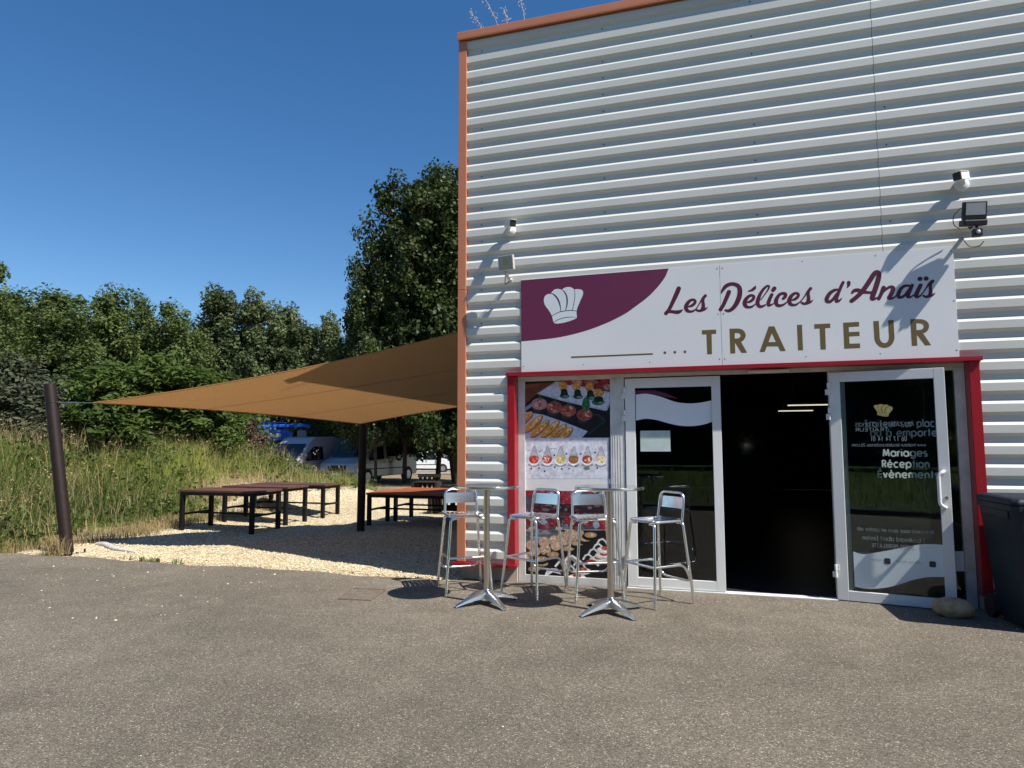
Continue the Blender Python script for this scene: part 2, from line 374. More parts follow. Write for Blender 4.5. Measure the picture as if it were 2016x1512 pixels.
# ------------------------------------------------------------------ the shop building
YV, YC = 7.216, 7.184            # valley and crown planes of the ribbed sheet
PIT = .19; Z0 = 1.5 + 23.998 * PIT
shop = thing('shop_building', 'ribbed grey white commercial building with red door surround and orange corner trim', 'building', (-.35, 7.3, 0))
BO = (-.35, 7.3, 0)
def bp(name, mb, m, par=shop, **k): return mb.build(name, m, par, BO, **k)
def ribs(mb, x0, x1, z0, z1):
    prof = []
    for i in range(-2, 33):
        z = Z0 - i * PIT
        prof += [(YV, z), (YC, z - .037), (YC, z - .109), (YV, z - .141)]
    P = []
    for (ya, za), (yb, zb) in zip(prof, prof[1:]):          # clip to z0..z1
        hi, lo = min(za, z1), max(zb, z0)
        if hi <= lo: continue
        f = lambda z: ya + (yb - ya) * (za - z) / (za - zb)
        if not P or abs(P[-1][1] - hi) > 1e-6: P.append((f(hi), hi))
        P.append((f(lo), lo))
    nseg = max(1, int((x1 - x0) / 1.2)); X = [x0 + (x1 - x0) * k / nseg for k in range(nseg + 1)]
    vs = [(x, y, z) for x in X for y, z in P]; m = len(P)
    mb.add(vs, [(i * m + j, (i + 1) * m + j, (i + 1) * m + j + 1, i * m + j + 1) for i in range(nseg) for j in range(m - 1)])
c = MB()
ribs(c, -2.80, 1.466, 2.268, 6.235); ribs(c, 1.470, 9.0, 2.268, 6.235)
ribs(c, -2.80, -2.285, .19, 2.268); ribs(c, 2.19, 9.0, .19, 2.268)
cl = bp('cladding', c, M_['clad'])
rs = random.Random(4); scr = None                            # fixing screws in the valleys
for i in range(0, 31):
    z = Z0 - i * PIT + .024
    for x in (-2.62, -1.2, .35, 1.55, 3.1, 4.6):
        if (-2.3 < x < 2.2 and z < 2.3) or (-2.2 < x < 2.1 and z < 3.4) or rs.random() > .5: continue
        if scr is None:
            c = MB(); c.lathe([(.0075, 0), (.0075, .004)], 8); c.v = [(a, -b, cc) for a, cc, b in c.v]; scr = o = c.build('screw', M_['black'], shop)
        else: o = scr.copy(); col.objects.link(o)
        o.location = Vector((x, YV - .001, z)) - Vector(BO)
c = MB(); c.box(-2.86, 9.0, 7.235, 7.25, 2.29, 6.22); c.box(-2.86, -2.24, 7.235, 7.25, .2, 2.29); c.box(2.19, 9.0, 7.235, 7.25, .2, 2.29)
bp('backing', c, M_['dark'])
c = MB()                                                     # side and rear walls: tall front block, low rear block
c.slab([(7.235, .19), (7.235, 6.2), (13.28, 2.95), (30, 2.95), (30, .19)], -2.88, -2.862, lambda p, y: (y, p[0], p[1]))
c = c; c.box(-2.86, 9.0, 30, 30.02, .19, 2.95)
bp('side_wall', c, M_['clad'])
c = MB(); c.slab([(7.26, 6.14), (13.27, 2.91), (29.9, 2.91), (29.9, 2.87), (13.27, 2.87), (7.26, 6.09)], -2.86, 9.0, lambda p, y: (y, p[0], p[1]))
bp('roof', c, M_['concrete'])
c = MB(); c.box(-2.905, 9.05, 7.135, 7.30, 6.235, 6.318); c.box(-2.905, 9.05, 7.135, 7.150, 6.222, 6.2345)
bp('roof_coping', c, M_['terra'], bevel=.004)
c = MB()
for z0, z1 in ((.205, 3.243), (3.247, 6.22)):
    c.slab([(-2.893, 7.168), (-2.795, 7.168), (-2.795, 7.225), (-2.815, 7.225), (-2.815, 7.186), (-2.877, 7.186), (-2.877, 7.33), (-2.893, 7.33)], z0, z1, lambda p, y: (p[0], p[1], y))
bp('corner_trim', c, M_['terra'], bevel=.003)
c = MB(); c.box(-2.93, -2.845, 7.5, 7.62, 5.30, 5.40); c.tube([(-2.9, 7.56, 5.3), (-2.9, 7.56, 5.18)], .03, 10)
bp('overflow_spout', c, M_['black'], bevel=.006)
for x0, x1 in ((-2.87, -2.225), (2.125, 9)): bp('plinth', MB().box(x0, x1, 7.27, 7.42, -.05, .188), M_['concrete'])
c = MB(); c.box(-2.935, -2.2, 7.125, 7.268, .188, .197); c.box(-2.935, -2.2, 7.125, 7.131, .168, .1875)
bp('drip_flashing', MB().box(2.12, 9, 7.14, 7.268, .188, .197), M_['red'])
bp('drip_flashing', c, M_['red'])
# red surround
YJ, YF = 7.168, 7.30
s = MB()
s.box(-2.302, -2.222, YJ, YJ + .006, .165, 2.236); s.box(-2.226, -2.2195, YJ + .0065, YF + .02, .165, 2.236); s.box(-2.302, -2.2965, YJ + .0065, YV + .01, .165, 2.236)
s.box(2.118, 2.20, YJ, YJ + .006, .14, 2.236); s.box(2.1155, 2.122, YJ + .0065, YF + .02, .14, 2.236); s.box(2.1945, 2.20, YJ + .0065, YV + .01, .14, 2.236)
s.box(-2.312, 2.222, 7.142, 7.34, 2.237, 2.262); s.box(-2.312, 2.222, 7.142, 7.147, 2.2625, 2.276)
bp('door_surround', s, M_['red'], bevel=.0015)
# white aluminium shopfront frame
s = MB()
s.box(-2.2185, -2.142, YF, YF + .06, -.03, 2.195); s.box(-1.190, -1.040, YF + .004, YF + .06, -.03, 2.195)
s.box(-2.2185, 2.115, YF + .002, YF + .06, 2.1965, 2.236)
s.box(-2.1415, -1.1905, YF + .002, YF + .06, -.03, .078); s.box(-2.1415, -1.1905, YF + .002, YF + .06, 2.187, 2.196)
s.box(.955, 1.10, YF + .006, YF + .07, -.03, 2.195); s.box(2.03, 2.1145, YF + .001, YF + .06, -.03, 2.195)
s.box(1.1005, 2.0295, YF + .003, YF + .06, -.03, .06); s.box(1.1005, 2.0295, YF + .003, YF + .06, 2.17, 2.196)
for x in (-1.165, -1.14, -1.112, -1.085): s.box(x - .002, x + .002, YF + .0005, YF + .0038, -.02, 2.19)
bp('shopfront_frame', s, M_['frame_dirty'], bevel=.002)
s = MB(); s.box(-1.042, .957, YF - .02, YF + .09, -.03, .012)
bp('threshold', s, M_['frame'], bevel=.004)
s = MB(); s.box(.22, .60, YF - .045, YF + .001, 2.198, 2.226)
bp('door_sensor_bar', s, M_['white'], bevel=.006)
# dark interior
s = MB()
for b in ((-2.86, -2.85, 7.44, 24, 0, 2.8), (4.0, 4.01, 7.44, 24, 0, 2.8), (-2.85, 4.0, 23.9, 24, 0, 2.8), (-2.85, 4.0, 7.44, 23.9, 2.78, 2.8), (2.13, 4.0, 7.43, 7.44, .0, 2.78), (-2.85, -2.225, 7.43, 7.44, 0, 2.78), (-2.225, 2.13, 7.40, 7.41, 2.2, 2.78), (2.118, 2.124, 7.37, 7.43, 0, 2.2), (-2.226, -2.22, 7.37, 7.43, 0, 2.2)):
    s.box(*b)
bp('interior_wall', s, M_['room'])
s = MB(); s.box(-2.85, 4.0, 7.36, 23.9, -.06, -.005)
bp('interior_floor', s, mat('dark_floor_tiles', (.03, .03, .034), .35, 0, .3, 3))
# --- poster panel on the left window
MPX = np.array([[0.0007072852, -2.1187e-05, -0.9949585], [0.00022193171, 6.0395e-05, 0.68128139], [-2.1417e-06, -0.000738521, 0.64677373]])  # image pixel to view ray of the camera
def px_to_plane(Y, x0=0, y0=0, s=1.0):
    """Image pixels (crop origin x0, y0, zoom s) cast through the camera to metres on the flat wall plane at Y."""
    def f(p):
        a = MPX @ np.array([x0 + p[0] / s, y0 + p[1] / s, 1.0]); return (Y * a[0] / a[1], 1.5 + Y * a[2] / a[1])
    return f
exec_poster = None

class Print:
    """A printed photo: flat inked shapes, each a hair proud of the one below."""
    def __init__(s, grid, y): s.g = grid; s.y = y; s.k = 0; s.mb = MB(); s.mb.cc = (0, 0, 0)  # grid turns image crop pixels into plane coordinates
    def put(s, pts, c):
        s.mb.cc = lin(c); s.mb.flat([s.lim(s.g(p)) for p in pts], s.y - s.k * 4e-6); s.k += 1
    def lim(s, p):
        x0, x1, z0, z1 = s.box; return (min(max(p[0], x0), x1), min(max(p[1], z0), z1))
def p(q, pts, c, _): q.put(pts, c)
def el(q, x, y, rx, ry, c, _, rot=0, n=16): q.put([(a, b) for a, b in disc2(x, y, rx, n, ry, rot)], c)
def blob(q, x, y, rx, ry, cols, _, n=14):
    el(q, x, y, rx, ry, cols[0], _)
    for i in range(n):
        t = R.uniform(0, 6.28); r = R.random() ** .5 * .75
        el(q, x + rx * r * math.cos(t), y + ry * r * math.sin(t), rx * R.uniform(.15, .35), ry * R.uniform(.1, .25), R.choice(cols), _, R.uniform(0, 3), 7)
def stpoly(pts, wd):
    L = spline(pts, 5); d = np.gradient(L, axis=0); nn = np.stack([-d[:, 1], d[:, 0]], 1); nn /= np.linalg.norm(nn, axis=1)[:, None]
    return [tuple(q) for q in np.concatenate([L + nn * wd / 2, (L - nn * wd / 2)[::-1]])]
R = random.Random(5); YP = YF + .018; cp = cb = None
A = Print(px_to_plane(YP, 1020, 740, 7.56), YP); A.box = (-2.1415, -1.1905, 1.557, 2.187)
Wc = Print(px_to_plane(YP, 1020, 740, 7.56), YP); Wc.box = (-2.1415, -1.1905, .985, 1.5565)
B = Print(px_to_plane(YP, 1020, 930, 6.573), YP); B.box = (-2.1415, -1.1905, .0785, .985)
# top photo
p(A,[(98,75),(1365,35),(1372,922),(98,922)],0x0c0d12,cp)
p(A,[(98,75),(700,60),(300,250),(98,430)],0x6b3a20,cp)
p(A,[(98,100),(420,85),(300,150),(98,190)],0x8a4c2a,cp)
p(A,[(98,75),(560,60),(480,100),(98,125)],0x17100e,cp)
p(A,[(275,265),(560,85),(620,90),(1366,240),(1366,430),(1320,520),(1270,515),(700,385)],0xaeb6cc,cp)
p(A,[(300,262),(560,110),(1350,262),(1350,420),(1290,490),(720,370)],0xc3c9dc,cp)
for i,(x,y) in enumerate([(760,90),(900,100),(1010,110),(1130,110),(1250,120),(1330,170),(1180,160),(860,70),(1290,80),(1060,60)]):
    blob(A,x,y,70,50,[[0x8c2430,0x5c1820,0xc04048],[0xa06a5c,0xc9a494,0x7a3c38]][i%2],cp,8)
for x,y in[(670,150),(870,160),(1060,170)]:
    blob(A,x,y,62,70,[0xc08a3c,0xe0b060,0x9a6424,0xd8a048],cp)
    el(A,x+15,y+85,50,45,0x0c1614,cp);el(A,x+20,y+150,75,36,0x2c6046,cp);el(A,x+18,y+120,56,50,0x10201c,cp);el(A,x+40,y+155,40,16,0x5f9a74,cp)
blob(A,1200,250,85,55,[0xc08a3c,0xe0b060,0x9a6424],cp)
el(A,1190,390,95,50,0x2c6046,cp);el(A,1200,350,70,48,0x10181c,cp);el(A,1230,400,40,16,0x5f9a74,cp)
p(A,[(98,530),(250,390),(420,370),(1100,520),(1310,660),(1000,921),(820,921)],0x101319,cp)
p(A,[(98,470),(240,370),(290,390),(98,530)],0x8e94ac,cp)
p(A,[(1000,600),(1200,560),(1300,650),(1290,690),(1050,880),(1040,860),(1270,680),(1190,590)],0x2a3240,cp)
for i,(x,y) in enumerate([(315,420),(540,470),(745,520),(990,580)]):
    el(A,x-5,y+110,115,70,0x141a20,cp);p(A,[(x-115,y+30),(x+115,y+30),(x+105,y+140),(x-100,y+140)],0x161d22,cp)
    el(A,x-30,y+90,70,35,0x2b3a38,cp)
    blob(A,x,y,120,88,[0x9a4a40,0xc0705c,0x7a2c28,0xd6a898,0xb05040] if i else [0xb88080,0xd0a8a4,0x8a4c4c],cp,26)
    for k in range(4):
        p(A,[(x-20+k*14,y-60),(x-8+k*14,y-60),(x+10+k*12,y-190+k*25)],0x3c6a40,cp)
blob(A,1010,430,60,110,[0x2f6a45,0x4c8a5c,0x1f4a30],cp,16)
p(A,[(98,535),(380,580),(720,700),(1035,825),(950,921),(98,921)],0xb9c2da,cp)
for x,y,l in[(110,640,150),(230,720,190),(330,790,190),(480,800,190),(600,840,170),(720,860,130)]:
    a=-.75
    el(A,x,y,l,62,0xb46a2c,cp,a);el(A,x-8,y-12,l*.92,48,0xd89a50,cp,a);el(A,x+l*.3,y-l*.3-8,l*.4,26,0xe8c890,cp,a)
    for k in range(8):
        t=R.uniform(-.7,.7);el(A,x+t*l*.73,y-t*l*.68-R.uniform(-20,20),22,10,R.choice([0xf0d8a0,0xc07830,0xa05a20]),cp,a,7)
# white strip
p(Wc,[(100,925),(1345,925),(1345,1530),(100,1530)],0xd6d6e0,cp)
p(Wc,[(1347,925),(1375,925),(1375,1535),(1347,1535)],0x70788c,cp)
for i,x in enumerate([235,432,630,825,1028,1230]):
    el(Wc,x,1325,90,30,0x9a9aa6,cp);el(Wc,x,1255,82,82,0xf2f2f6,cp);
    p(Wc,[(x-80,1240),(x-5,1045),(x+22,1045),(x+82,1240)],0xa4a4b0,cp);p(Wc,[(x-60,1235),(x+2,1060),(x+14,1060),(x+58,1235)],0xb8b8c2,cp)
    cols=[[0xc05040,0xd88068,0xa03028],[0xc04a3c,0xe0a090,0xf0e0d0],[0xd8c878,0xf0e8c0,0xb89c50],[0xa85838,0xd0a070,0x708040],[0xa84434,0xd89070,0xe8d0b0],[0xe8d8b0,0xd8a860,0xf4ecd8]][i]
    blob(Wc,x,1245,74,62,cols,cp,14)
for x,y in[(195,1380),(312,1372),(395,1420),(545,1360),(650,1385),(760,1380),(1180,1370),(540,1180),(718,1160),(932,1160),(1145,1140),(860,1345)]:
    el(Wc,x,y,14,15,0x30303a if x!=760 else 0x9a2838,cp,0,8)
blob(Wc,1020,1375,50,25,[0x789070,0x587850],cp,10)
p(Wc,[(310,1130),(370,1085),(375,1092),(320,1145)],0x90a098,cp);p(Wc,[(470,1070),(580,1085),(578,1093),(470,1078)],0x90a098,cp)
# bottom photo
p(B,[(85,90),(1200,98),(1200,740),(85,740)],0x4c4450,cb)
for i in range(190):
    x=R.uniform(100,1185);y=R.uniform(120,730)
    ink_=R.choice([0x701c2a,0x8a2c3a,0x5a1620,0x984650,0x3a2430,0x6a5060,0x5a6a80,0x8a96aa,0x9aa0b4,0xb0a8b0,0x2c2030,0x4a5a40,0x6c1824])
    el(B,x,y,R.uniform(25,60),R.uniform(20,48),ink_,cb,R.uniform(0,3),10)
for x,y in[(260,200),(450,180),(520,240),(570,270),(690,240),(610,320),(640,370),(620,360),(870,640),(1100,690),(640,620),(880,610),(450,630),(760,190),(330,250),(150,260),(1110,680)]:
    blob(B,x,y,48,52,[0x8a2030,0xa03442,0x641420,0xb05860],cb,12)
p(B,[(180,400),(1130,420),(1130,520),(180,520)],0x241a22,cb)
for i in range(40): el(B,R.uniform(180,1130),R.uniform(400,540),R.uniform(25,60),R.uniform(12,24),R.choice([0x1c141a,0x3a2028,0x5a2430,0x6a6064]),cb,0,8)
p(B,[(85,740),(1200,750),(1200,1380),(85,1340)],0x15171a,cb)
p(B,[(85,745),(560,745),(520,830),(300,900),(85,960)],0x5a6068,cb)
for i in range(26): el(B,R.uniform(95,520),R.uniform(750,860),R.uniform(25,60),R.uniform(12,24),R.choice([0x78808a,0x484e56,0x8c949c]),cb,0,9)
for x,y,r in[(180,940,75),(340,900,75),(350,1000,75),(470,880,72),(490,950,70),(580,830,70),(600,890,66),(700,800,66),(720,860,60),(800,790,55),(220,1020,70),(140,1080,60),(650,780,50)]:
    blob(B,x,y,r,r*.9,[0xb89c84,0xcdb39c,0x9a7c64,0xd8c4b0],cb,14)
for x,y in[(440,1050),(640,975),(760,905),(860,850),(930,800),(300,1170),(290,1110),(200,1240)]:
    el(B,x,y+30,105,52,0x0c0d0f,cb);el(B,x+10,y+10,82,36,0x9a8468,cb);blob(B,x+12,y+8,62,26,[0xb49470,0xd0a070,0xa86040,0xe0d0b0],cb,9)
def stpoly(pts,w):
    L=np.array(pts,float);d=np.gradient(L,axis=0);n=np.stack([-d[:,1],d[:,0]],1);n/=np.linalg.norm(n,axis=1)[:,None]
    return [tuple(q) for q in np.concatenate([L+n*w/2,(L-n*w/2)[::-1]])]
for k,(x,y) in enumerate([(1060,860),(1010,925),(950,990),(880,1060),(760,1140),(640,1200)]):
    p(B,stpoly([(x-40,y+70),(x-10,y+15),(x+35,y),(x+75,y+35),(x+110,y+100),(x+165,y+150)],24),0xd4d6d8,cb)
p(B,[(345,1340),(370,1270),(430,1240),(510,1245),(560,1320),(520,1310),(450,1290),(390,1330)],0xdcdcdc,cb)
p(B,stpoly([(600,1160),(640,1100),(700,1080),(760,1120),(800,1180)],30),0xdcdcdc,cb)
p(B,stpoly([(480,1220),(530,1160),(600,1150),(640,1210)],30),0xdcdcdc,cb)
for x,y in[(1040,1110),(1110,1060),(1130,990),(830,1265),(760,1345)]:
    el(B,x,y+15,118,48,0xcac4bc,cb);el(B,x,y+8,100,38,0xe6e2da,cb);blob(B,x+5,y-8,58,28,[0xa03c34,0xc05c4c,0xd89080],cb,10)
blob(B,940,1155,70,28,[0xa03028,0x5a8a3c,0xc04838],cb,10)

s = MB(); s.box(-2.1415, -1.1905, YP + .001, YP + .012, .0785, 2.187)
win = bp('window_panel', s, M_['white'])
for nm, q in (('poster_canapes', A), ('poster_spoons', Wc), ('poster_berries_sushi', B)): bp(nm, q.mb, M_['print'], win, fix=False)

# ------------------------------------------------------------------ stroke lettering (round geometric face), units: cap height 1
def arc(cx, cy, rx, ry, a0, a1, n=14): return [(cx + rx * math.cos(rad(a0 + (a1 - a0) * k / n)), cy + ry * math.sin(rad(a0 + (a1 - a0) * k / n))) for k in range(n + 1)]
_x = .70; _r = .35
GL = {}
def gl(ch, wd, *st): GL[ch] = (wd, st)
bowl = arc(.35, .35, .35, .35, 0, 360, 22)
gl(' ', .36); gl('o', .70, bowl); gl('a', .70, bowl, [(.70, 0), (.70, .70)]); gl('d', .70, bowl, [(.70, 0), (.70, 1.02)]); gl('b', .70, bowl, [(0, 0), (0, 1.02)])
gl('p', .70, bowl, [(0, -.3), (0, .70)]); gl('g', .70, bowl, [(.70, .70), (.70, 0)] + arc(.38, 0, .32, .30, 0, -150, 10))
gl('c', .60, arc(.35, .35, .35, .35, 48, 312, 16)); gl('e', .70, [(.0, .36), (.69, .36)], arc(.35, .35, .35, .35, 2, 318, 18))
gl('i', .0, [(0, 0), (0, .70)], [(-.001, .93), (.001, .97)]); gl('l', .0, [(0, 0), (0, 1.02)]); gl('t', .30, [(.15, 0), (.15, .98)], [(-.02, .66), (.32, .66)])
gl('r', .28, [(0, 0), (0, .70)], arc(.26, .40, .26, .28, 180, 80, 7)); gl('n', .56, [(0, 0), (0, .70)], arc(.28, .40, .28, .29, 180, 0, 10) + [(.56, 0)])
gl('m', .96, [(0, 0), (0, .70)], arc(.24, .42, .24, .27, 180, 0, 10) + [(.48, 0)], arc(.72, .42, .24, .27, 180, 0, 10) + [(.96, 0)])
gl('u', .56, [(0, .70), (0, .28)] + arc(.28, .29, .28, .29, 180, 360, 10) + [(.56, .70)]); gl('s', .40, arc(.2, .515, .19, .17, 40, 240, 9) + arc(.2, .18, .2, .175, 70, -145, 10))
gl('v', .52, [(0, .70), (.26, 0)], [(.26, 0), (.52, .70)]); gl('w', .8, [(0, .7), (.2, 0)], [(.2, 0), (.4, .7)], [(.4, .7), (.6, 0)], [(.6, 0), (.8, .7)]); gl('z', .45, [(0, .66), (.45, .66)], [(.45, .66), (0, .04)], [(0, .04), (.45, .04)])
gl('.', .0, [(-.001, .02), (.001, .06)]); gl('-', .25, [(0, .33), (.25, .33)]); gl("'", .05, [(.03, 1.0), (0, .78)])
gl('T', .56, [(0, .96), (.56, .96)], [(.28, 0), (.28, .96)]); gl('M', .86, [(0, 0), (.12, 1)], [(.12, 1), (.43, .1)], [(.43, .1), (.74, 1)], [(.74, 1), (.86, 0)])
gl('R', .52, [(0, 0), (0, 1)], [(0, .96), (.26, .96)] + arc(.26, .72, .24, .24, 90, -90, 9) + [(0, .48)], [(.24, .48), (.54, 0)]); gl('E', .46, [(0, 0), (0, 1)], [(0, .96), (.46, .96)], [(0, .5), (.44, .5)], [(0, .04), (.46, .04)])
gl('A', .76, [(0, 0), (.38, 1)], [(.38, 1), (.76, 0)], [(.14, .30), (.62, .30)]); gl('P', .5, [(0, 0), (0, 1)], [(0, .96), (.26, .96)] + arc(.26, .71, .24, .25, 90, -90, 9) + [(0, .46)]); gl('I', 0, [(0, 0), (0, 1)]); gl('L', .42, [(0, 1), (0, 0)], [(0, .04), (.42, .04)])
gl('U', .62, [(0, 1), (0, .34)] + arc(.31, .33, .31, .33, 180, 360, 10) + [(.62, 1)])
for ch, st in {'0': [arc(.3, .5, .28, .5, 0, 360, 20)], '1': [[(.1, .8), (.25, 1)], [(.25, 1), (.25, 0)]], '2': [arc(.3, .71, .28, .28, 165, -35, 9) + [(.02, .04)], [(.02, .04), (.58, .04)]], '4': [[(.42, 0), (.42, 1)], [(.42, 1), (0, .28)], [(0, .28), (.58, .28)]], '6': [arc(.3, .32, .29, .32, 0, 360, 16), [(.05, .45), (.42, 1)]], '7': [[(0, .96), (.56, .96)], [(.56, .96), (.16, 0)]]}.items(): GL[ch] = (.58, st)
for ch, b, ac in (('é', 'e', [(.28, .86), (.46, 1.06)]), ('è', 'e', [(.22, 1.06), (.42, .86)]), ('É', 'E', [(.16, 1.12), (.34, 1.32)]), ('à', 'a', [(.2, 1.06), (.4, .86)]), ('ï', 'i', [(-.16, .9), (-.155, .94)])): GL[ch] = (GL[b][0], GL[b][1] + (ac,))
def text2(mb, s, x0, z0, x1, size, y, wt=.16, mirror=False, slant=0.0, f=lambda p, yy: (p[0], yy, p[1])):
    """Lay the words so that they run from x0 to x1 with baseline z0; mirrored words read from behind."""
    gap = .2; tot = 0
    for ch in s: tot += GL[ch][0] + gap + wt * .5
    k = (x1 - x0) / (tot - gap); cur = 0; yy = y; sub = MB()
    for ch in s:
        wdt, sts = GL[ch]
        for st in sts:
            pts = []
            for px, pz in st:
                X = (cur + px + slant * pz) * k; X = x1 - X if mirror else x0 + X
                pts.append((X, z0 + pz * size, wt * (size * .6 + k * .4)))
            yy -= 3e-5; brush(sub, pts, yy, 1, False, 0, False)
        cur += wdt + gap + wt * .5
    mb.add([f((a, c), b) for a, b, c in sub.v], sub.f)
def words(s, x0, z0, x1, size, y, wt, mirror, slant, m, parent):
    """Each word of a line becomes an object of its own."""
    adv = [GL[ch][0] + .2 + wt * .5 for ch in s]; k = (x1 - x0) / (sum(adv) - .2); i = 0
    for wd_ in s.split(' '):
        a = sum(adv[:i]) * k; b = a + (sum(adv[i:i + len(wd_)]) - .2) * k; i += len(wd_) + 1; mb = MB()
        if mirror: text2(mb, wd_, x1 - b, z0, x1 - a, size, y, wt, True, slant)
        else: text2(mb, wd_, x0 + a, z0, x0 + b, size, y, wt, False, slant)
        mb.build('lettering', m, parent, None if mirror else BO, fix=False)
# ------------------------------------------------------------------ doors
def leaf_frame(mb, L, zb, zt, sx0, sx1, gz0, gz1, T=.05):
    mb.box(0, sx0, 0, T, zb, zt); mb.box(sx1, L, 0, T, zb, zt); mb.box(sx0 + .0003, sx1 - .0003, .0005, T - .0005, zb, gz0); mb.box(sx0 + .0003, sx1 - .0003, .0005, T - .0005, gz1, zt)
def hinge(mb, z, x):
    for k in range(2): mb.lathe([(.0125, z + k * .062), (.0125, z + .056 + k * .062)], 10, (x, -.012)); mb.box(x - .03 + k * .032, x - .002 + k * .032, -.008, -.001, z + k * .062, z + .056 + k * .062)
d1 = MB(); leaf_frame(d1, .972, .018, 2.183, .104, .884, .115, 2.08)
door1 = d1.build('door', M_['frame'], shop, bevel=.003); door1.location = Vector((-1.03, YF - .006, 0)) - Vector(BO)
door1['label'] = 'closed glazed white door with white wave band and paper notice'
m = MB(); m.box(.1045, .8835, .024, .030, .1155, 2.0795); m.build('pane', M_['glass'], door1)
for z in (1.73, 1.97, .25): m = MB(); hinge(m, z, -.006); m.build('hinge', M_['frame'], door1, bevel=.002)
m = MB(); m.box(.104, .884, -.004, -.0005, .018, .03); m.build('weather_bar', M_['frame'], door1)
wt_ = [(-.918, 2.011), (-.802, 2.018), (-.659, 1.983), (-.518, 1.928), (-.393, 1.908), (-.27, 1.911), (-.147, 1.932)]; wb_ = [(-.92, 1.736), (-.823, 1.754), (-.711, 1.741), (-.586, 1.704), (-.461, 1.677), (-.337, 1.673), (-.23, 1.688), (-.148, 1.714)]
sh = lambda L: [(float(np.clip(x + 1.03, .106, .882)), z) for x, z in spline(L, 4)]
m = MB(); m.flat(sh(wt_) + sh(wb_)[::-1], .0232); m.build('wave_band', M_['vinyl'], door1, fix=False)
m = MB(); m.flat([(.106, 2.055), (.30, 2.052), (.42, 2.02), (.56, 1.955), (.40, 1.985), (.25, 2.02), (.106, 2.02)], .0231); m.build('plum_stripe', M_['plum'], door1, fix=False)
nt_ = MB(); nt_.box(-.878, -.569, YF + .0115, YF + .0125, 1.411, 1.628)
notice = nt_.build('notice_sheet', M_['paper'], None, (-.72, YF + .01, 1.41)); notice.location = (-.72, YF + .01, 1.41)
tag(notice, 'pale green printed sheet behind the glass of the closed door', 'notice')
# open leaf, swung right round against the side window
d2 = MB(); leaf_frame(d2, .962, .012, 2.178, .098, .876, .102, 2.085)
door2 = d2.build('door', M_['frame'], shop, bevel=.003)
hp, fp = Vector((.955, 7.285, 0)), Vector((1.90, 7.105, 0)); DA = math.atan2(fp.y - hp.y, fp.x - hp.x)
door2.location = hp - Vector(BO); door2.rotation_euler = (0, 0, DA); door2['label'] = 'open glazed white door with mirrored lettering and D handle'
m = MB(); m.box(.0985, .8755, .024, .030, .1025, 2.0845); m.build('pane', M_['glass_dark'], door2)
for z in (.22, 1.72, 1.96): m = MB(); hinge(m, z, -.004); m.build('hinge', M_['frame'], door2, bevel=.002)
m = MB(); m.tube(bend([(.915, 0, 1.235), (.905, -.055, 1.235), (.868, -.062, 1.205), (.868, -.062, .945), (.905, -.055, .915), (.915, 0, .915)], .03), .0155, 12); m.build('handle', M_['white'], door2, smooth=True)
m = MB(); m.lathe([(.016, 0), (.016, .006), (.009, .007), (.009, .012)], 16); m.v = [(.925 + a, -b, 1.0 + c) for a, c, b in m.v]; m.build('lock', M_['steel'], door2)
lw = spline([(.099, .470), (.144, .470), (.22, .45), (.301, .462), (.49, .512), (.654, .56), (.76, .578), (.8755, .579)], 4); lv_ = spline([(.099, .150), (.144, .144), (.22, .133), (.287, .135), (.40, .155), (.475, .18), (.56, .215), (.64, .25), (.75, .283), (.8755, .293)], 4)
m = MB(); m.flat([(max(.150, a), b) for a, b in lw if a > .12] + [(max(.150, a), b) for a, b in lv_[::-1] if a > .12], .0236); m.build('wave_band', mat('pale_green_vinyl', (.66, .74, .74), .5), door2, fix=False)
for a_ in (('TRAITEUR', .216, 1.604, .489, .034, .0226, .10, True), ('06 17 14 14 01', .338, 1.512, .638, .042, .0226, .11, True), ('www.traiteur-lesdelicesdanais-26.com', .18, 1.461, .788, .030, .0226, .10, True),
           ("les délices d'anaïs", .218, 1.652, .70, .046, .0226, .06, True, .25), ('Retrouvez nous aussi en centre ville', .19, .668, .815, .036, .0226, .10, True, .3), ('7 boulevard albert Einstein', .229, .586, .744, .040, .0226, .10, True),
           ('26700 PIERRELATTE', .308, .520, .653, .036, .0226, .11, True), ("délices d'anaïs", .50, .398, .70, .020, .0226, .12, True), ('traiteur', .30, .398, .385, .020, .0226, .12, True)):
    words(*(a_ + (0,))[:9], M_['vinyl_dimmed'], door2)
for x in (.431, .79):
    m = MB(); m.flat([(x + .026 * (abs(math.cos(q)) ** .4) * (1 if math.cos(q) > 0 else -1), .40 + .027 * (abs(math.sin(q)) ** .4) * (1 if math.sin(q) > 0 else -1)) for q in [2 * math.pi * (k + .5) / 24 for k in range(24)]], .0224)
    m.build('square_mark', M_['vinyl_black'], door2, fix=False)
HATU = [(445, 1120), (400, 1030), (330, 920), (260, 830), (205, 740), (180, 640), (185, 540), (215, 470), (270, 425), (330, 402), (405, 395), (440, 340), (500, 275), (560, 240), (630, 230), (700, 235), (770, 265), (830, 215), (900, 180), (980, 165), (1060, 172), (1130, 205), (1180, 252), (1250, 240), (1350, 240), (1430, 262), (1475, 310), (1480, 380), (1460, 460), (1400, 590), (1340, 730), (1290, 850), (1260, 960), (1262, 1060), (1272, 1150), (1262, 1195), (1180, 1240), (1050, 1290), (900, 1335), (780, 1360), (640, 1380), (540, 1372), (500, 1340), (470, 1220)]
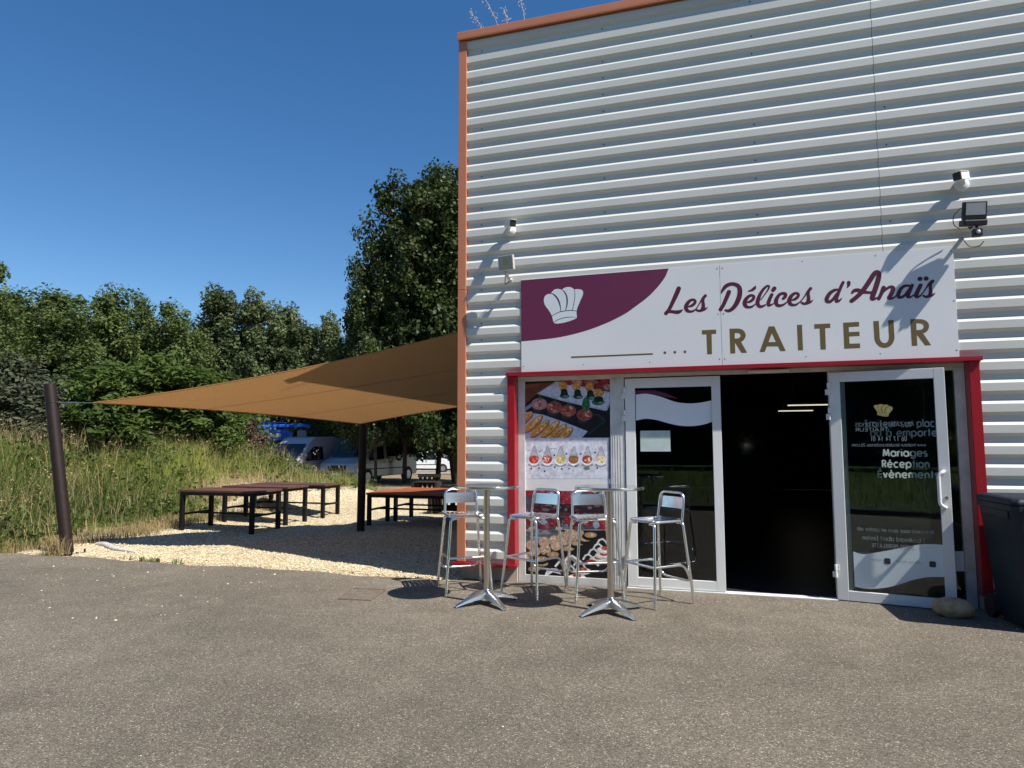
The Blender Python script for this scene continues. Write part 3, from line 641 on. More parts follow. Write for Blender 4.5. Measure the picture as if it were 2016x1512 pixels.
HATL = [[(420, 385, 20), (500, 410, 40), (590, 500, 50), (660, 610, 50), (710, 760, 40), (735, 900, 25), (740, 975, 18)], [(780, 270, 14), (850, 320, 35), (920, 440, 45), (950, 590, 48), (945, 740, 42), (920, 860, 32), (890, 945, 20)], [(1180, 255, 12), (1205, 350, 20), (1205, 500, 20), (1180, 680, 20), (1140, 850, 20), (1125, 935, 20)], [(445, 1130, 22), (560, 1060, 22), (720, 985, 26), (780, 980, 26), (900, 955, 26), (1050, 945, 26), (1150, 950, 24), (1255, 962, 18)], [(500, 1340, 18), (620, 1265, 22), (750, 1215, 24), (900, 1180, 24), (1050, 1165, 20), (1240, 1168, 12)]]
hx = lambda x, y: (.459 - (x - 830) * .00012, 1.80 - (y - 780) * .000098)
m = MB(); m.flat([hx(x, y) for x, y in HATU], .0226); ht = m.build('chef_hat', M_['vinyl_gold'], door2, fix=False)
m = MB()
for L in HATL: brush(m, [(*hx(x, y), wd_ * .00011) for x, y, wd_ in L], .0224, 4)
m.build('hat_line', M_['ink'], door2, fix=False)
# right side window behind the open leaf
s = MB(); s.box(1.1005, 2.0295, YF + .024, YF + .030, .0605, 2.1695)
sw = bp('side_window', s, M_['glass'])
yy = YF + .0235
for a_ in (('Traiteur sur place', 1.262, 1.645, 1.905, .068, yy, .19), ('ou à emporter', 1.312, 1.557, 1.905, .068, yy, .19), ('Mariages', 1.412, 1.368, 1.783, .066, yy, .21), ('Réception', 1.400, 1.264, 1.795, .066, yy, .21), ('Évènements', 1.360, 1.166, 1.868, .066, yy, .21)):
    words(*a_, False, 0, M_['vinyl'], sw)
s = MB(); wv = [(1.1005 + .929 * t, .365 + .05 * t) for t in np.linspace(0, 1, 24)]
s.flat([(x, z + .09) for x, z in wv] + [(x, z - .09) for x, z in wv[::-1]], yy)
bp('wave_band', s, M_['vinyl'], sw, fix=False)

# ------------------------------------------------------------------ shop sign
YS = 7.178
sgn = thing('shop_sign', 'wide white shop sign with plum corner, chef hat and TRAITEUR lettering above the doors', 'sign', (-.05, YS, 2.28))
SO = (-.05, YS, 2.28)
s = MB(); s.box(-2.141, -.0315, YS, YS + .006, 2.2775, 3.312); s.build('board', M_['sign'], sgn, SO)
s = MB(); s.box(-.028, 2.050, YS + .0004, YS + .006, 2.2775, 3.312); s.build('board', M_['sign'], sgn, SO)
s = MB()
for x in (-2.12, -.055, -.004, 2.03):
    for z in (2.34, 2.80, 3.27): s.flat(disc2(x, z, .006, 10), YS - .001)
for x in (-1.45, -.75, .75, 1.4): s.flat(disc2(x, 2.335, .005, 10), YS - .001); s.flat(disc2(x, 3.28, .005, 10), YS - .001)
s.build('screws', M_['ink'], sgn, SO, fix=False)
def G2(x0, y0, s_): return px_to_plane(YS, x0, y0, s_)  # image crop pixels cast onto the sign plane
g7 = G2(1020, 520, 6.503)
s = MB(); pt = [g7(q) for q in [(38, 208), (980, 130), (1930, 48)]] + [tuple(a) for a in spline([g7(q) for q in [(1930, 48), (1890, 150), (1830, 240), (1740, 345), (1640, 440), (1520, 530), (1380, 630), (1220, 715), (1060, 785), (880, 850), (680, 905), (480, 945), (260, 970), (38, 990)]], 3)][1:]
s.flat([(max(x, -2.141), min(z, 3.312)) for x, z in pt], YS - .0002); pa = s.build('plum_corner', M_['plum'], sgn, SO, fix=False)
g4 = G2(1060, 555, 16.8)
s = MB(); s.flat([g4(q) for q in HATU], YS - .0003); s.build('chef_hat', M_['hat'], pa, (0, 0, 0), fix=False).location = (0, 0, 0)
s = MB()
def stroke(mb, L, c, y, dx=0, dy=0, n=6, ends=True):
    g = G2(*c); pts = []
    for x, z, wd_ in L:
        a = g((x + dx, z + dy)); b = g((x + dx + 10, z + dy)); pts.append((a[0], a[1], (b[0] - a[0]) / 10 * wd_))
    brush(mb, pts, y, n, ends, 4e-6)
for L in HATL: stroke(s, L, (1060, 555, 16.8), YS - .0004, n=4)
s.build('hat_line', M_['ink'], pa, fix=False)
for ch in pa.children:
    for v_ in ch.data.vertices: v_.co -= Vector(SO)
c1=(1300,545,10.08);c2=(1450,535,10.08);c3=(1610,515,8.4)
e=[(565,592,40),(625,572,58),(680,525,62),(690,478,58),(655,455,55),(600,468,62),(540,525,78),(508,600,82),(530,665,75),(585,690,55),(650,680,45),(700,645,28),(735,600,24),(790,510,28),(835,435,45),(890,380,68)]
s_=[(893,375,66),(860,420,58),(845,480,62),(852,560,72),(845,625,78),(805,668,62),(755,675,52),(715,655,42)]
st_=[(800,672,60),(855,655,58),(900,635,42),(940,600,10)]
script_ = MB(); nadd = [0]
def add(pts, c, dx=0, dy=0):
    nadd[0] += 1; stroke(script_, pts, c, YS - .0003 - nadd[0] * 2e-5, dx, dy)
add([(365,232,92),(330,320,95),(270,450,86),(205,590,76),(160,670,74),(112,725,80)],c1)
add([(150,690,60),(230,692,66),(310,702,76),(350,700,80),(390,688,66),(425,665,36),(446,642,12)],c1)
add(e,c1);add(s_,c1);add(st_,c1)
add([(1362,300,88),(1325,390,86),(1255,550,78),(1195,648,80)],c1)
add([(1216,332,14),(1228,285,50),(1295,192,82),(1390,145,76),(1480,148,78),(1552,190,86),(1580,270,95),(1565,400,100),(1505,540,95),(1430,632,80),(1360,672,66),(1295,664,46)],c1)
add([(1745,285,22),(1815,265,52),(1868,225,64),(1888,188,26)],c1)
e1=e[:12]+[(715,632,26)]
add(e1,c1,1165,-87)
add([(480,560,22),(560,452,26),(632,345,36),(645,292,42),(610,282,46),(540,340,58),(470,445,68),(428,555,80),(420,635,80),(460,688,66),(520,685,50),(575,655,28)],c2)
add([(700,455,70),(660,540,74),(632,620,76),(640,665,62),(690,655,42),(738,628,20)],c2)
add([(752,330,86),(727,364,82)],c2)
add([(928,532,60),(965,495,70),(970,445,72),(920,428,62),(850,458,66),(795,540,80),(785,610,82),(812,662,68),(870,672,60),(940,648,42),(1008,595,24)],c2)
e2=[(p[0]+538+0,p[1]-30,p[2]) for p in e[:12]]+[(1260,600,26),(1310,545,26),(1370,460,32),(1415,390,48),(1470,332,66)]
add(e2,c2);add(s_,c2,578,-42);add(st_,c2,580,-42)
# d'
add([(320,462,40),(265,478,55),(195,530,66),(150,610,72),(155,658,60),(205,660,55),(255,618,50),(315,535,48)],c3)
add([(418,345,56),(380,425,56),(340,520,60),(308,615,62),(312,658,52),(355,645,42),(400,605,12)],c3)
add([(512,345,62),(512,385,52),(488,432,16)],c3)
add([(560,650,74),(640,588,76),(720,510,80),(790,420,85),(870,300,85),(935,200,84),(985,170,72),(1010,205,82),(1005,270,86),(975,380,88),(938,490,88),(902,590,82),(908,622,56),(950,612,42),(990,590,20)],c3)
add([(565,520,36),(600,482,60),(660,472,68),(740,498,70),(830,510,50),(905,512,50)],c3)
add([(1090,432,76),(1055,520,66),(1010,615,60)],c3)
add([(1035,555,36),(1105,478,44),(1180,425,50),(1235,422,62),(1245,460,72),(1205,550,72),(1178,598,66),(1205,612,46),(1255,598,34),(1305,555,20)],c3)
add([(1510,400,46),(1440,402,52),(1375,450,62),(1335,530,70),(1335,585,62),(1390,588,54),(1445,548,46),(1505,465,44)],c3)
add([(1560,392,62),(1525,470,70),(1488,560,72),(1500,592,46),(1550,578,34),(1600,540,20)],c3)
add([(1700,392,70),(1660,470,72),(1625,560,74),(1640,588,50),(1690,568,34),(1740,515,22),(1790,440,26),(1840,370,44),(1893,325,58)],c3)
sm=lambda L:[(p[0]*.87+1125,p[1]*.87-5,p[2]*.87) for p in L]
add(sm(s_),c3);add(sm(st_),c3)

for x, y, d in ((1690, 287, 86), (1791, 281, 86)):
    g = G2(*c3); a = g((x, y)); b = g((x + d / 2, y)); script_.flat(disc2(a[0], a[1], b[0] - a[0], 22), YS - .001)
script_.build('script_lettering', M_['maroon'], sgn, SO, fix=False)
c5 = (1370, 615, 7.754); c6 = (1600, 615, 8.064)
LETTERS = [  # the capitals T R A I T E U R: image crop, outlines, brush strokes
 (c5, [[(90,272),(310,262),(310,328),(240,333),(247,640),(172,642),(160,337),(92,340)]], []),
 (c5, [[(513,250),(590,246),(602,625),(527,628)],[(620,440),(690,450),(782,615),(698,618),(598,460)]], [[(555,283,72),(640,280,72),(692,295,74),(720,335,76),(718,372,76),(690,410,72),(640,430,70),(555,434,70)]]),
 (c5, [[(1112,214),(1197,212),(1160,318),(1052,603),(972,605)],[(1112,214),(1197,212),(1372,588),(1290,592),(1160,318)],[(1085,455),(1240,450),(1265,517),(1065,520)]], []),
 (c5, [[(1543,192),(1620,187),(1637,578),(1560,580)]], []),
 (c6, [[(25,188),(278,175),(280,245),(198,250),(210,588),(125,590),(110,255),(28,260)]], []),
 (c6, [[(483,163),(735,150),(738,222),(572,232),(576,312),(742,305),(745,374),(580,382),(585,497),(750,492),(755,565),(502,577)]], []),
 (c6, [], [[(1005,137,86),(1018,330,86),(1024,420,84),(1048,475,84),(1090,512,84),(1140,524,84),(1195,510,84),(1238,465,84),(1255,400,86),(1250,300,86),(1240,123,86)]]),
 (c6, [[(1548,108),(1640,104),(1662,528),(1575,532)],[(1660,330),(1755,335),(1880,520),(1785,524),(1648,345)]], [[(1600,142,76),(1700,140,76),(1762,155,80),(1800,190,84),(1803,235,84),(1780,280,80),(1720,306,72),(1600,316,68)]])]
for c_, outl, strk in LETTERS:
    m = MB(); g = G2(*c_)
    for k, pts in enumerate(outl): m.flat([g(q) for q in pts], YS - .0003 - k * 4e-5)
    for k, L in enumerate(strk): stroke(m, L, c_, YS - .0005 - k * 4e-5, ends=False)
    m.build('letter', M_['gold'], sgn, SO, fix=False)
g = G2(0, 0, 1)
for x, y in ((1309, 694.5), (1328.5, 693.5), (1348.5, 692.7)):
    a = g((x, y)); b = g((x + 2.9, y)); m = MB(); m.flat(disc2(a[0], a[1], b[0] - a[0], 18), YS - .0003); m.build('dot', M_['gold'], sgn, SO, fix=False)
m = MB(); stroke(m, [(678, 1193, 22), (1725, 1150, 22)], (1020, 520, 6.503), YS - .0003, n=1, ends=False); m.build('dash', M_['gold'], sgn, SO, fix=False)

# ------------------------------------------------------------------ cameras and floodlights on the wall
def wall_cam(x, z, side, label):
    t = thing('security_camera', label, 'security camera', (x, YC, z), 0, 'security cameras on the facade')
    m = MB(); m.lathe([(.062, 0), (.062, .012), (.05, .022), (.03, .03)], 20); m.v = [(a, -c, b) for a, b, c in m.v]; m.build('mount', M_['white'], t, smooth=True)
    m = MB(); m.tube(bend([(0, -.02, 0), (0, -.07, -.015), (side * .02, -.09, .03)], .03), .016, 10); m.build('arm', M_['white'], t, smooth=True)
    d = Vector((side * .62, -.74, -.22)).normalized(); u = Vector((0, 0, 1)); r = d.cross(u).normalized(); u = r.cross(d)
    c = Vector((side * .03, -.11, .045))
    def box(mb, a, b, w0, w1, h0, h1):
        P = [c + d * k + r * i + u * j for k in (a, b) for j in (h0, h1) for i in (w0, w1)]
        mb.add(P, [(0, 1, 3, 2), (4, 6, 7, 5), (0, 4, 5, 1), (2, 3, 7, 6), (0, 2, 6, 4), (1, 5, 7, 3)])
    m = MB(); box(m, -.085, .075, -.034, .034, -.034, .036); box(m, -.06, .11, -.040, .040, .0365, .042); m.build('body', M_['white'], t, bevel=.008)
    m = MB(); box(m, .0755, .098, -.033, .033, -.035, .034); m.build('front', M_['black'], t, bevel=.006)
    return t
wall_cam(-2.265, 3.88, 1, 'small white security camera high near the orange corner, looking right')
wall_cam(2.15, 3.89, -1, 'small white security camera above the black floodlight, looking left')
def tilted(c, yaw, pitch):
    return Matrix.Translation(c) @ Matrix.Rotation(yaw, 4, 'Z') @ Matrix.Rotation(pitch, 4, 'X')
def tx(mb, M): mb.v = [tuple(M @ Vector(v)) for v in mb.v]; return mb
t = thing('floodlight', 'small grimy white floodlight below the left camera, near the orange corner', 'floodlight', (-2.26, YC, 3.40), 0, 'floodlights on the facade')
T1 = tilted(Vector((0, -.17, .07)), rad(-14), rad(8))
m = MB(); m.box(-.095, .095, -.017, .02, -.08, .08); [m.box(x - .003, x + .003, .0205, .034, -.07, .07) for x in (-.07, -.04, -.01, .02, .05, .08)]; tx(m, T1).build('housing', M_['cream_old'], t, bevel=.005)
m = MB(); m.box(-.084, .084, -.0185, -.0172, -.068, .068); tx(m, T1).build('lens', mat('dusty_lens', (.40, .38, .34), .4, 0, .15, 25), t)
m = MB(); m.box(-.03, .03, -.0195, -.0187, -.028, .028); tx(m, T1).build('led_chip', mat('led_yellow', (.46, .36, .12), .5), t)
m = MB(); m.tube(bend([(.0, 0, -.08), (0, -.09, -.09), (0, -.155, -.03)], .04), .017, 10); m.tube([(-.025, -.1, -.06), (.035, -.1, -.075)], .012, 8); m.build('bracket', M_['frame_dirty'], t, smooth=True)
m = MB(); m.tube(spline([(-.02, -.13, 0.0), (-.05, -.06, -.09), (-.06, -.02, -.13), (-.03, .0, -.10)], 6), .005, 6); m.build('cable', M_['black'], t, smooth=True)
t = thing('floodlight', 'black floodlight with motion sensor on the wall right of the sign', 'floodlight', (2.2, YC, 3.50), 0, 'floodlights on the facade')
T2 = tilted(Vector((-.01, -.17, .09)), rad(10), rad(12))
m = MB(); m.box(-.098, .098, -.018, .03, -.085, .075); m.box(-.085, .085, .0305, .055, -.06, .06); tx(m, T2).build('housing', M_['black'], t, bevel=.006)
m = MB(); m.box(-.082, .082, -.0195, -.0182, -.045, .062); tx(m, T2).build('lens', M_['led'], t)
m = MB(); m.box(-.112, .088, -.06, .045, -.145, -.088); tx(m, T2).build('driver_box', M_['black'], t, bevel=.012)
m = MB(); m.tube([(.0, 0, -.02), (0, -.14, -.02)], .018, 10); m.build('bracket', M_['black'], t)
m = MB(); m.box(-.035, .035, -.2, -.13, -.155, -.085); m.tube([(0, -.165, -.09), (0, -.165, -.03)], .014, 8); se = m.build('motion_sensor', M_['black'], t, bevel=.006)
m = MB(); m.lathe([(.018, 0), (.014, .008), (.006, .012)], 14); m.v = [(a, -.2005 - c, -.12 + b) for a, b, c in m.v]; m.build('sensor_eye', M_['lamp'], se)
m = MB(); m.tube(spline([(-.115, -.17, .12), (-.16, -.12, .07), (-.155, -.08, 0), (-.10, -.05, -.04)], 6), .004, 6); m.tube(spline([(-.08, -.03, -.12), (-.02, -.01, -.2), (.06, -.005, -.2), (.1, 0, -.16)], 6), .004, 6); m.build('cable', M_['black'], t, smooth=True)

# ------------------------------------------------------------------ bar tables and stools
M_['alu_top'] = mat('brushed_steel_top', (.62, .61, .58), .12, 1, .05, 9, fine=.03, fs=200)
def bar_table(x, y, h, rz, label):
    t = thing('bar_table', label, 'bar table', (x, y, .004), rz, 'tall steel bar tables')
    m = MB(); m.lathe([(.305, h - .010), (.307, h - .004), (.305, h)], 56); m.build('top', M_['alu_top'], t)
    m = MB(); m.lathe([(.3075, h - .026), (.3115, h - .024), (.3125, h - .012), (.3115, h - .004), (.3075, h - .0025)], 56, cap=False); m.lathe([(.3065, h - .0265), (.290, h - .0265)], 56, cap=False); m.build('rim', M_['alu'], t, smooth=True)
    m = MB(); m.lathe([(.0285, .09), (.0285, h - .035)], 20); m.lathe([(.036, .09), (.036, .125), (.030, .135)], 20); m.lathe([(.03, h - .05), (.10, h - .032), (.10, h - .027)], 24); m.build('pole', M_['steel'], t, smooth=True)
    for k in range(4):
        a = k * math.pi / 2; ca, sa = math.cos(a), math.sin(a); rings = []
        for i in range(9):
            q = i / 8; r = .012 + .318 * q; wd = .052 * (1 - q) + .022 * q; zt = .100 * (1 - q ** 1.5) + .022; th = .052 * (1 - q) + .016
            sec = [(-wd, -th), (-wd * .9, -th * .35), (-wd * .30, 0), (wd * .30, 0), (wd * .9, -th * .35), (wd, -th)]
            rings.append([(r * ca - s_ * sa, r * sa + s_ * ca, zt + z) for s_, z in sec])
        m = MB(); m.loft(rings); lg = m.build('leg', M_['alu_cast'], t, smooth=True)
        m = MB(); m.lathe([(.016, 0), (.018, .006), (.012, .012)], 12, (.315 * ca, .315 * sa)); m.build('foot', M_['rubber'], lg)
    return t
bar_table(-2.20, 6.205, 1.10, rad(49), 'tall round steel bar table in front of the left wall strip, nearest the orange corner')
bar_table(-1.03, 6.20, 1.11, rad(47), 'tall round steel bar table in front of the closed glazed door')
def bar_stool():
    t = thing('bar_stool', 'x', 'stool', (0, 0, .004), 0, 'aluminium bar stools round the tall tables')
    SZ = .765; a = .165; b = .235; r = .0138
    m = MB()                                                  # seat ring and slats, front = +Y, dished
    ring = bend([(-.18, .0, SZ), (-.18, .18, SZ), (.18, .18, SZ), (.18, -.18, SZ), (-.18, -.18, SZ), (-.18, 0, SZ)], .06, 5)
    m.tube(ring[:-1], .0135, 8, closed=True); m.build('seat_ring', M_['alu'], t, smooth=True)
    m = MB()
    for k in range(7):
        x = -.147 + k * .049; rings = []
        for i in range(9):
            y = -.18 + .36 * i / 8; z = SZ + .008 - .024 * math.sin(math.pi * i / 8) - .006 * (1 - (x / .15) ** 2); hh = .0205 - (.004 if abs(x) > .14 else 0)
            rings.append([(x - hh, y, z), (x + hh, y, z), (x + hh, y, z + .009), (x - hh, y, z + .009)])
        m.loft(rings)
    m.build('seat', M_['alu'], t)
    for sx in (-1, 1):
        for sy in (-1, 1):
            m = MB(); m.tube(bend([(sx * .10, sy * a, SZ - .022), (sx * (a + .01), sy * (a + .008), SZ - .022), (sx * b, sy * (b - .0), 0.0)], .05, 5), r, 10); m.tube([(sx * b, sy * b, .0), (sx * (b - .001), sy * (b - .001), .012)], r + .003, 10)
            m.build('leg', M_['alu'], t, smooth=True)
    bt = SZ + .255
    m = MB(); m.tube(bend([(-.172, -.165, SZ - .01), (-.170, -.178, SZ + .06), (-.165, -.205, bt), (.165, -.205, bt), (.170, -.178, SZ + .06), (.172, -.165, SZ - .01)], .075, 7), .0130, 10)
    m.build('back_frame', M_['alu'], t, smooth=True)
    m = MB(); rings = []
    for i in range(9):
        x = -.163 + .326 * i / 8; y = -.196 - .012 * (1 - (x / .163) ** 2)
        rings.append([(x, y, SZ + .105), (x, y - .0145, SZ + .212), (x, y - .0175, SZ + .212), (x, y - .003, SZ + .105)])
    m.loft(rings); m.build('backrest', M_['alu'], t, smooth=True)
    f = lambda z: b - (b - a) * z / SZ
    q = f(.36); qb = f(.2)
    m = MB(); m.tube([(-q, q, .36), (q, q, .36)], .012, 10)
    m.tube(bend([(-q, q, .362), (-q, -q + .05, .362), (-qb + .015, -qb - .02, .20), (qb - .015, -qb - .02, .20), (q, -q + .05, .362), (q, q, .362)], .07, 6), .012, 10)
    m.build('footrest', M_['alu'], t, smooth=True)
    return t
st0 = bar_stool()
for i, (x, y, dx, dy, lab) in enumerate([
        (-2.615, 6.69, .55, -.83, 'aluminium bar stool beside the building corner, leftmost of the four stools'),
        (-1.893, 6.765, -.42, -.91, 'aluminium bar stool before the berry poster, between the two tall tables, seat turned left'),
        (-1.285, 6.76, .42, -.91, 'aluminium bar stool half hidden behind the pole of the right tall table'),
        (-.672, 6.735, -.69, -.72, 'aluminium bar stool in front of the closed door glass, rightmost of the four stools')]):
    o = st0 if i == 0 else copy_tree(st0)
    o.location = (x, y, .004); o.rotation_euler = (0, 0, math.atan2(-dx, dy)); o['label'] = lab

# ------------------------------------------------------------------ shade sail, its posts, cable
t = thing('sail_post', 'thick leaning brown steel post at the left edge of the gravel', 'post', (-8.744, 7.35, .0), 0, 'brown posts of the shade sail')
ln = Vector((-.5, 0, 2.36)); P0 = lambda z: ln * (z / 2.36)
m = MB(); m.tube([P0(-.05), P0(2.09)], .079, 28); m.build('pole', M_['brownpost'], t, smooth=True)
m = MB(); m.tube([P0(2.10), P0(2.36)], .0775, 28); m.build('cap_sleeve', M_['brownpost'], t, smooth=True)
m = MB(); m.tube([P0(2.085), P0(2.105)], .084, 28); m.build('collar', M_['black'], t, smooth=True)
m = MB(); m.box(-.16, .24, -.16, .16, .006, .018); m.tube([(.19, -.1, .0), (.19, -.1, .06)], .012, 8); m.tube([(.19, .1, .0), (.19, .1, .06)], .012, 8); m.build('base_plate', M_['brownpost'], t)
m = MB(); m.tube([P0(2.1) + Vector((.075, .01, 0)), P0(2.1) + Vector((.14, .02, .0))], .012, 8); m.build('eye_bolt', M_['steel'], t)
t = thing('sail_post', 'slim brown post under the low corner of the shade sail among the tables', 'post', (-6.07, 10.63, 0), 0, 'brown posts of the shade sail')
m = MB(); m.tube([(0, 0, -.05), (.02, 0, 1.83)], .068, 24); m.build('pole', M_['brownpost'], t, smooth=True)
m = MB(); m.tube([(.0, .02, 1.77), (.05, .06, 1.80)], .012, 8); m.build('eye_bolt', M_['steel'], t)
SA, SB, SD, SC = Vector((-8.50, 7.42, 2.085)), Vector((-6.07, 10.56, 1.845)), Vector((-2.93, 12.4, 2.38)), Vector((-2.93, 8.02, 2.965))
def sail_pt(u, v):
    e0 = SA.lerp(SC, u) + Vector((0, .07, -.075)) * 4 * u * (1 - u)
    e1 = SB.lerp(SD, u) + Vector((.02, -.16, .04)) * 4 * u * (1 - u)
    l0 = SA.lerp(SB, v) + Vector((.10, -.06, .03)) * 4 * v * (1 - v); l1 = SC.lerp(SD, v)
    bl = SA * (1 - u) * (1 - v) + SC * u * (1 - v) + SB * (1 - u) * v + SD * u * v
    P = e0 * (1 - v) + e1 * v + l0 * (1 - u) + l1 * u - bl
    for a_, b_ in ((u, v), (u, 1 - v), (1 - u, v)):                 # tension creases running out of the corners
        r_ = math.hypot(a_, b_); P.z += .055 * r_ * math.exp(-7 * r_) * math.sin(11 * math.atan2(b_, a_ + 1e-6)) * min(1, 6 * a_) * min(1, 6 * b_)
    return P
N = 40
t = thing('shade_sail', 'large tan shade sail stretched from the building to two brown posts', 'shade sail', tuple(SB))
m = MB(); m.add([sail_pt(i / N, j / N) for j in range(N + 1) for i in range(N + 1)], [(j * (N + 1) + i, j * (N + 1) + i + 1, (j + 1) * (N + 1) + i + 1, (j + 1) * (N + 1) + i) for j in range(N) for i in range(N)])
m.build('cloth', M_['sail'], t, tuple(SB), smooth=True)
m = MB(); EDG = [[sail_pt(k / N, 0) for k in range(N + 1)], [sail_pt(k / N, 1) for k in range(N + 1)], [sail_pt(0, k / N) for k in range(N + 1)], [sail_pt(1, k / N) for k in range(N + 1)]]
for L in EDG: m.tube(L, .009, 6)
m.build('hem', M_['sail'], t, tuple(SB), smooth=True)
m = MB()
for v_ in (.36, .70):
    L = [sail_pt(k / N, v_) for k in range(N + 1)]; vs = []
    for q in L: vs += [q + Vector((0, -.014, -.004)), q + Vector((0, .014, -.004))]
    m.add(vs, [(2 * i, 2 * i + 1, 2 * i + 3, 2 * i + 2) for i in range(N)])
m.build('seam', M_['sail'], t, tuple(SB), smooth=True)
m = MB(); p0 = Vector((-8.744, 7.35, 0)) + P0(2.1) + Vector((.14, .02, 0)); m.tube([p0, SA + Vector((.01, 0, 0))], .006, 6); m.tube([p0 + (SA - p0) * .18, p0 + (SA - p0) * .48], .013, 8)
ca = m.build('tension_cable', M_['steel'], None, tuple(p0)); ca.location = p0
tag(ca, 'steel cable and turnbuckle between the leaning post and the sail tip', 'cable')

# ------------------------------------------------------------------ low tables under the sail
def low_table(x0, x1, y0, y1, h, top, label, group='low tables on the gravel'):
    t = thing('low_table', label, 'table', ((x0 + x1) / 2, (y0 + y1) / 2, .012), 0, group)
    hx_, hy = (x1 - x0) / 2, (y1 - y0) / 2
    m = MB(); nb = 5
    for k in range(nb):
        a = -hy + 2 * hy * k / nb; m.box(-hx_ - .03, hx_ + .03, a + .004, a + 2 * hy / nb - .004, h - .035, h)
    m.build('top', M_[top], t, bevel=.004)
    m = MB()
    for sy in (-1, 1): m.box(-hx_, hx_, sy * hy * .96 - .02, sy * hy * .96 + .02, h - .085, h - .036); m.box(-hx_, hx_, -.02, .02, .27, .30) if sy == 1 else None
    for sx in (-1, 1): m.box(sx * (hx_ - .02) - .02, sx * (hx_ - .02) + .02, -hy * .93, hy * .93, h - .084, h - .037); m.box(sx * (hx_ - .02) - .018, sx * (hx_ - .02) + .018, -hy * .93, hy * .93, .268, .302)
    m.build('frame', M_['blacksteel'], t)
    for sx in (-1, 1):
        for sy in (-1, 1):
            m = MB(); x, y = sx * (hx_ - .03), sy * (hy - .03); m.box(x - .033, x + .033, y - .033, y + .033, -.03, h - .037); m.build('leg', M_['blacksteel'], t, bevel=.003)
    return t
low_table(-9.08, -7.58, 9.72, 10.48, .70, 'tabletop', 'dark low table with planked top, nearest of the three on the gravel at left')
low_table(-9.15, -7.74, 10.86, 11.52, .70, 'tabletop', 'dark low table, middle one of the three on the gravel at left')
low_table(-9.36, -7.68, 11.98, 12.58, .68, 'tabletop', 'dark low table, farthest of the three on the gravel at left')
low_table(-6.30, -4.45, 11.25, 12.02, .60, 'orangetop', 'orange-topped low table right of the slim post')
low_table(-6.20, -4.35, 12.10, 12.85, .60, 'orangetop', 'orange-topped low table behind the other orange one')
def pallet_bench(x, y, z, w_, d_, h, rz, label, n=7):
    t = thing('pallet_bench', label, 'pallet bench', (x, y, z), rz, 'dark slatted pallet furniture')
    m = MB()
    for k in range(n): q = -w_ / 2 + w_ * (k + .5) / n; m.box(q - w_ / n * .32, q + w_ / n * .32, d_ / 2 - .02, d_ / 2, .06, h)
    m.build('slatted_back', M_['wood_dark'], t)
    m = MB(); [m.box(-w_ / 2, w_ / 2, -d_ / 2 + d_ * k / 4 + .01, -d_ / 2 + d_ * (k + 1) / 4 - .01, .38, .40) for k in range(4)]; m.build('seat', M_['wood_dark'], t)
    m = MB(); [m.box(-w_ / 2, w_ / 2, d_ / 2 - .05, d_ / 2 - .021, z_, z_ + .09) for z_ in (.05, h * .5, h - .1)]; [m.box(sx * w_ / 2 - .04, sx * w_ / 2 + .04, -d_ / 2, d_ / 2 - .05, 0, .379) for sx in (-1, 1)]; m.build('frame', M_['wood_dark'], t)
    return t
pallet_bench(-5.35, 13.6, .02, 1.3, .55, .58, rad(-4), 'dark slatted pallet bench behind the orange tables')
pallet_bench(-9.0, 19.8, -.08, .75, .6, .62, rad(8), 'small dark slatted pallet bench far behind, in front of the white car', 5)

# ------------------------------------------------------------------ bin, stone, cover, cloth
t = thing('wheelie_bin', 'dark grey wheelie bin cut by the right edge of the picture', 'bin', (2.395, 6.74, .004), rad(4))
def bring(z, s): wx, wy = .215 + .075 * s, .27 + .075 * s; return [(a, b, z) for a, b in ((-wx + .04, -wy), (wx - .04, -wy), (wx, -wy + .04), (wx, wy - .04), (wx - .04, wy), (-wx + .04, wy), (-wx, wy - .04), (-wx, -wy + .04))]
m = MB(); m.loft([bring(.03, 0), bring(.08, .03), bring(.93, .95), bring(.955, 1.0)]); m.build('body', M_['bin'], t, bevel=.008)
m = MB(); m.loft([bring(.945, 1.14), bring(.992, 1.16), bring(.996, 1.06)]); [m.box(sx * .29 - .006, sx * .29 + .006, -.24, .24, .88, .945) for sx in (-1, 1)]; m.build('rim', M_['bin'], t, bevel=.006)
m = MB(); m.loft([bring(.9975, 1.22), bring(1.022, 1.2), bring(1.045, .98), bring(1.055, .55)]); m.box(-.2, .2, -.385, -.35, 1.0, 1.018); m.build('lid', M_['bin'], t, bevel=.01)
m = MB(); m.tube([(-.24, .36, .98), (.24, .36, .98)], .017, 10); m.build('handle', M_['bin'], t, smooth=True)
for sx in (-1, 1):
    m = MB(); m.tube([(sx * .22, .27, .1), (sx * .27, .27, .1)], .1, 20); m.build('wheel', M_['rubber'], t)
b = bmesh.new(); bmesh.ops.create_icosphere(b, subdivisions=4, radius=1)
from mathutils import noise as mnoise
for v_ in b.verts:
    k = 1 + .10 * mnoise.noise(v_.co * 1.7) + .03 * mnoise.noise(v_.co * 5)
    v_.co = Vector((v_.co.x * .168 * k * (1 + .12 * v_.co.x), v_.co.y * .10 * k, v_.co.z * .088 * k))
me = bpy.data.meshes.new('door_stone'); b.to_mesh(me); b.free(); me.materials.append(M_['stone']); me.polygons.foreach_set('use_smooth', [True] * len(me.polygons))
o = bpy.data.objects.new('door_stone', me); col.objects.link(o); o.location = (1.80, 6.90, .082); o.rotation_euler = (0, rad(6), rad(6)); tag(o, 'rounded brown stone holding the open door, beside the bin', 'stone')
t = thing('manhole_cover', 'rusty square cover set in the asphalt left of the stools', 'manhole cover', (-3.515, 6.21, .004))
q4 = [(-.115, -.25), (.215, -.22), (.125, .25), (-.235, .21)]
